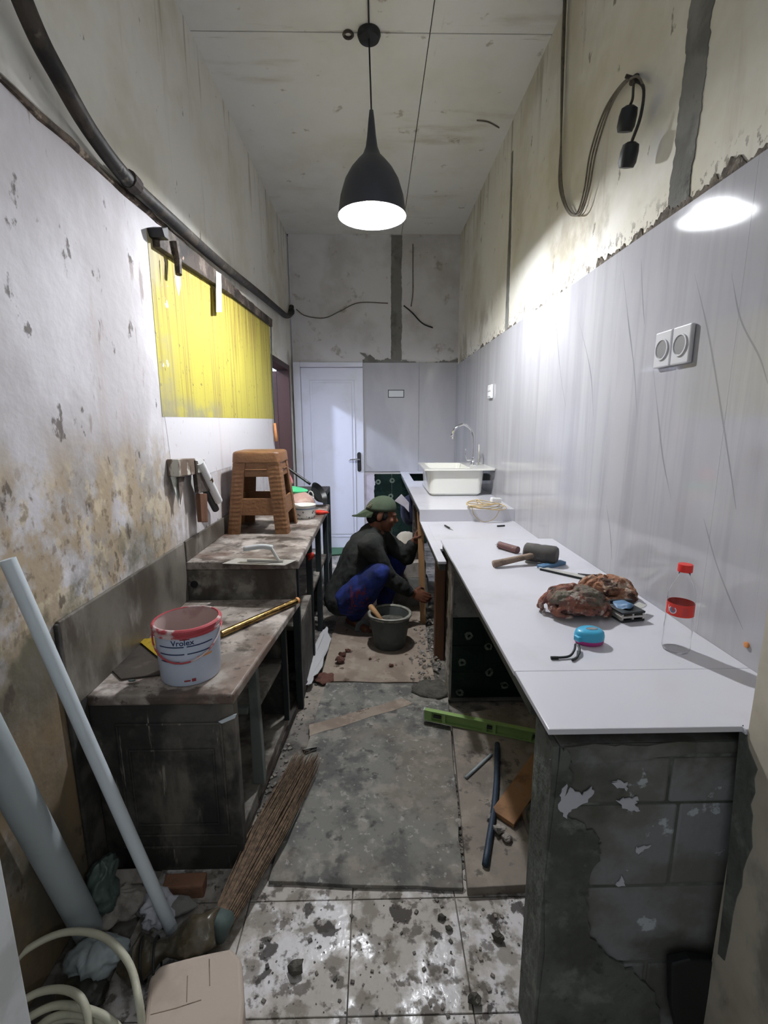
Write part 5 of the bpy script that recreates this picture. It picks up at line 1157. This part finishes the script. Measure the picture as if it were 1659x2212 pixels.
# mortar lump field at the right tile edge
# dark kerb bar and dusty strip on the left of the aisle
a, b = U(505, 1830, 'z', .03), U(700, 1372, 'z', .03)
tag(obj('floor_rail', MB().tube([Vector((a.x, a.y, .018)), Vector((b.x, b.y, .018))], .020, 8).rough(.004, 12, 2), 'darkwood'), 'dirty brown wooden bar lying along the foot of the benches', 'bar')
# torn white sheet and red mud beside it
a = ragpix([(707, 1352), (716, 1380), (700, 1420), (690, 1450), (672, 1478), (660, 1480), (668, 1440), (680, 1400), (690, 1370)], 4, 6, 4)
tag(obj('torn_sheet', MB().prism([U(x, y, 'z', .035) for x, y in a], (0, 0, .003)).rough(.006, 18, 2), 'tornwhite'), 'long torn piece of white sheet lying along the bench foot', 'scrap')
m = MB().ell(U(700, 1465, 'z', .012), (.06, .05, .014), 16, 10).rough(.02, 26, 3)
tag(obj('mud_patch', m, 'redmud', smooth=True), 'red-brown mud patch at the end of the torn white sheet', 'mud')
for k, (px, py, s) in enumerate(((740, 1418, .026), (752, 1408, .018), (735, 1432, .03), (845, 1440, .015), (800, 1425, .010))): chunk('mud_clod', px, py, .012, s, 'redmud', 'small red-brown mud clod on the beige board', 'mud clods on the board', k)
for k, (px, py, s, mt) in enumerate(((680, 1345, .03, 'rubble'), (665, 1385, .028, 'rubble'), (660, 1440, .03, 'rubble'), (690, 1330, .025, 'rubble'), (640, 1470, .05, 'cement'))): chunk('rubble_piece', px, py, -.004, s, mt, 'grey rubble lump at the foot of the upper bench', 'rubble at the upper bench', k + 60)
for k, (px, py, s) in enumerate(((548, 1815, .02), (560, 1790, .018), (530, 1850, .02))): chunk('rubble_piece', px, py, -.004, s, 'rubble', 'beige rubble lump beside the broom bristles', 'rubble by the broom', k + 80)
tag(obj('foil_scrap', MB().prism([U(x, y, 'z', .020) for x, y in ((652, 1622), (668, 1616), (686, 1614), (684, 1620), (668, 1624), (655, 1630))], (0, 0, .003)).rough(.004, 40, 2), 'chrome'), 'shiny foil scrap by the tips of the broom', 'scrap')
tag(obj('yellow_leaf', MB().prism([U(x, y, 'z', .012) for x, y in ((512, 1868), (520, 1850), (536, 1842), (530, 1856), (516, 1872))], (0, 0, .003)).rough(.004, 40, 2), 'leafyellow'), 'curled yellow leaf beside the broom', 'leaf')
a, b = U(472, 1557, 'y', 1.30), U(510, 1545, 'y', 1.30)
tag(obj('tape_scrap', MB().prism([U(x, y, 'y', 1.277) for x, y in ((472, 1558), (500, 1545), (512, 1541), (508, 1550), (480, 1562))], (0, -.003, 0)), 'pvc'), 'scrap of pale tape stuck to the lower bench panel', 'scrap')
tag(obj('green_mat', MB().prism([U(x, y, 'z', .004) for x, y in ((712, 1182), (760, 1182), (765, 1196), (712, 1200))], (0, 0, .01)), 'greenmat'), 'green mat in front of the white door', 'mat')
m = MB().ell((-.47, 4.05, .17), (.05, .09, .18), 16, 12).rough(.02, 12, 2)
tag(obj('white_sack', m, 'white_dirty', smooth=True), 'white plastic sack standing behind the dark steel rack', 'sack')

# ------------------------------------------------------------------ foreground left
a, b = U(370, 2000, 'z', .03), U(16, 1208, 'x', XL + .04)
a.z = .02
t = thing('pvc_pipe', 'slim white plastic pipe leaning on the left wall', 'pipe', (a.x, a.y, 0))
obj('pipe', MB().tube([a, b], .0165, 14), 'pvc', t, smooth=True, auto=.8)
a2 = U(190, 2005, 'z', .035); b2 = U(-30, 1590, 'x', XL + .065); 
t = thing('pvc_pipe', 'thick grey plastic drain pipe leaning in the left corner', 'pipe', (a2.x, a2.y, 0))
dd = (b2 - a2).normalized(); foot = a2 + (a2 - b2).normalized() * .05
obj('pipe', MB().tube([foot, b2 + dd * .3], .036, 18), 'pvc_grey', t, smooth=True, auto=.8)
# broom of palm ribs
tie_ = U(470, 2003, 'z', .06); tip = U(665, 1640, 'z', .03)
t = thing('palm_broom', 'broom of brown palm ribs lying on the floor, handle wrapped in plastic', 'broom', (tie_.x, tie_.y, 0))
d = (tip - tie_); d.z = 0; L_ = d.length; d.normalize(); n_ = Vector((-d.y, d.x, 0)); m = MB(); rb_ = random.Random(2)
for i in range(300):
    q = rb_.random() * 2 * PI; r = math.sqrt(rb_.random()); c0 = tie_ + n_ * (.030 * r * math.cos(q)) + Vector((0, 0, .030 * r * math.sin(q) - .012))
    ll = L_ * rb_.uniform(.8, 1.03); w = .062 * r * math.cos(q); zt_ = .012 + .05 * (1 + r * math.sin(q)) * .5
    mid = c0 + d * ll * .5 + n_ * w * .55; mid.z = .022 + .03 * (1 + r * math.sin(q))
    e = tie_ + d * ll + n_ * (w + rb_.gauss(0, .008)); e.z = .022 + .035 * (1 + r * math.sin(q)) * .6
    m.tube([c0, mid, e], [.0026, .0022, .0008], 4)
obj('bristles', m, 'straw', t, stuff=True)
obj('tie_band', MB().tube([tie_ - d * .02, tie_, tie_ + d * .03], [.034, .036, .034], 14).rough(.005, 40, 2), 'teal_tie', t, smooth=True)
hh = U(258, 2082, 'z', .05)
hm1 = U(400, 2030, 'z', .06); hm2 = U(320, 2065, 'z', .05)
_b = bez([tie_ - d * .01, hm1, hm2, hh], 20)
hb = MB().tube(_b, [(.040 + .012 * math.sin(i * .16) - (.028 * max(0, (i - 48) / 12))) for i in range(len(_b))], 28).rough(.016, 16, 4)
for p_ in hb.v:
    q_ = p_ * 26; p_ += noise.noise_vector(q_) * .008 + noise.noise_vector(q_ * 2.3) * .004
obj('wrapped_handle', hb, 'handle_wrap', t, smooth=True)
for (px, py) in ((340, 2075), (312, 2070)):
    c_ = U(px, py, 'z', .05); dr = (hh - hm1).normalized(); obj('black_tie', MB().tube([c_ + (dr.orthogonal().normalized() * math.cos(q * PI / 10) + dr.cross(dr.orthogonal().normalized()) * math.sin(q * PI / 10)) * .050 for q in range(21)], .003, 6), 'black', t)
# sacks and scraps in the corner
def sack(name, c, r, mat, seed, label, cat, amp=.3):
    m = MB().ell((0, 0, 0), r, 56, 32)
    for p in m.v:
        q = p * 12 + Vector((seed, 0, 0)); q2 = q + noise.noise_vector(q) * 1.2; nn = p.normalized()
        p += noise.noise_vector(p * 9 + Vector((seed, 0, 0))) * amp * min(r) + nn * min(r) * amp * .9 * (.5 - abs(noise.noise(q2 * 1.3)) * 2) + nn * min(r) * amp * .35 * (.5 - abs(noise.noise(q2 * 3.1)) * 2)
    zm = min(p.z for p in m.v)
    for p in m.v: p += Vector((c[0], c[1], c[2] - zm))
    return tag(obj(name, m, mat, smooth=True), label, cat)
p = U(165, 1990, 'z', .08); sack('plastic_sack', (-.80, 1.15, -.004), (.05, .05, .09), 'bag_teal', 1, 'greenish plastic sack at the foot of the drain pipe', 'sack', .4)
p = U(215, 2050, 'z', .05); sack('plastic_bag', (p.x, p.y - .02, 0), (.07, .05, .035), 'pvc_grey', 3, 'pale grey plastic bag lying in front of the greenish sack', 'bag', .4)
p = U(310, 2020, 'z', .03); sack('crumpled_paper', (p.x + .0, p.y + .06, 0), (.05, .04, .035), 'paper', 4, 'crumpled white paper beside the broom handle', 'paper', .6)
p = U(250, 1950, 'z', .03); sack('plaster_heap', (p.x, p.y, -.004), (.10, .06, .03), 'rubble', 6, 'heap of broken plaster in front of the lower bench', 'rubble', .6)
p = U(345, 1960, 'z', .02); sack('plaster_heap', (p.x + .02, p.y - .005, -.004), (.09, .035, .02), 'cement', 9, 'flat grey plaster heap under the slim pipe', 'rubble', .6)
p = U(400, 1915, 'z', .02); tag(obj('broken_brick', MB().obox((p.x, p.y, .02), (.12, .045, .05), (0, 0, .06)).rough(.006, 20, 3), 'brick', bevel=.005), 'broken red brick against the foot of the lower bench', 'brick')
p = U(270, 1915, 'z', .02); tag(obj('plaster_slab', MB().obox((p.x, p.y + .01, .035), (.16, .04, .06), (.5, 0, .1)).rough(.008, 18, 5), 'rubble', bevel=.004), 'broken plaster slab leaning on the lower bench', 'rubble')
sack('rubbish_pile', (-.74, .93, -.004), (.06, .06, .02), 'bag_dark', 12, 'dark rubbish under the cream cable coil', 'rubbish', .5)
# foam board in the foreground
pix = [(303, 2260), (322, 2110), (345, 2082), (420, 2062), (500, 2045), (522, 2070), (528, 2160), (520, 2260)]
tag(obj('foam_board', MB().prism([U(x, y, 'z', .07) - Vector((0, 0, .0695)) for x, y in pix], (0, 0, .07)), 'cardboard', bevel=.012, seg=3), 'pale beige foam block with creases lying below the broom handle', 'block')
# coil of cream cable
t = thing('cable_coil', 'coil of thick cream cable in the left foreground corner', 'cable', U(140, 2180, 'z', 0))
for k, (pts) in enumerate([[(-60, 2150), (0, 2110), (60, 2050), (140, 2014), (220, 2022), (275, 2075), (298, 2150), (303, 2240)], [(-30, 2235), (20, 2185), (80, 2145), (140, 2138), (180, 2165), (190, 2240)], [(20, 2240), (60, 2200), (120, 2172), (180, 2178), (240, 2205), (262, 2250)], [(60, 2245), (100, 2205), (150, 2190), (210, 2200), (250, 2225), (258, 2260)], [(30, 2255), (90, 2215), (160, 2200), (230, 2222), (262, 2262)]]):
    zz_ = (.15, .10, .075, .06, .045)[k]
    P2 = [U(x, y, 'z', zz_ if 0 < i < len(pts) - 1 else zz_ * .5) for i, (x, y) in enumerate(pts)]
    back = [Vector((P2[-1].x - .02, P2[-1].y - .06, .03)), Vector(((P2[0].x + P2[-1].x) / 2, min(P2[0].y, P2[-1].y) - .12, .02)), Vector((P2[0].x + .02, P2[0].y - .06, .03))]
    obj('cable_loop', MB().tube(bez(P2 + back + [P2[0]], 6), .0085, 10), 'cream', t, smooth=True)

# small leftovers
a, b = U(593, 914, 'x', XL + .04), U(597, 953, 'x', XL + .045)
t = thing('hanging_brush', 'orange brush handle hung on a pale cord beside the brown door frame', 'brush', a)
obj('handle', MB().tube([a, b], [.011, .015], 10), 'orange_print', t, smooth=True)
obj('cord', MB().tube([U(585, 700, 'x', XL + .03), U(588, 820, 'x', XL + .03), a], .005, 6), 'teal_tie', t, smooth=True)
p = U(1614, 1393, 'x', XR - .0125)
tag(obj('wall_plug', MB().lathe([(.007, -.002), (.007, .004), (.004, .005)], 10, p, Matrix.Rotation(-PI / 2, 3, 'Y')), 'orange_print'), 'small orange plug in the tile wall just above the worktop', 'plug')
p = U(752, 72, 'z', ZC_)
tag(obj('ceiling_hook', MB().tube([p + Vector((.022 * math.cos(q * PI / 8), .022 * math.sin(q * PI / 8), -.006)) for q in range(17)], .007, 6), 'darkwood'), 'rusty ring beside the lamp rose on the ceiling', 'hook')
tag(obj('ceiling_wire', MB().tube(bez([U(1030, 260, 'z', ZC_ - .005), U(1055, 264, 'z', ZC_ - .005), U(1078, 276, 'z', ZC_ - .005)], 5), .004, 6), 'greywire'), 'short stray wire on the ceiling above the narrow cement strip', 'wire')
o = bpy.data.objects['foam_board']; L0 = WL[o]
for pts in (((405, 2108), (403, 2165)), ((452, 2072), (453, 2130)), ((325, 2192), (380, 2178), (435, 2160))):
    m = MB().tube([U(x, y, 'z', .0705) for x, y in pts], .0012, 5); obj('crease', m, 'oldwood', o)
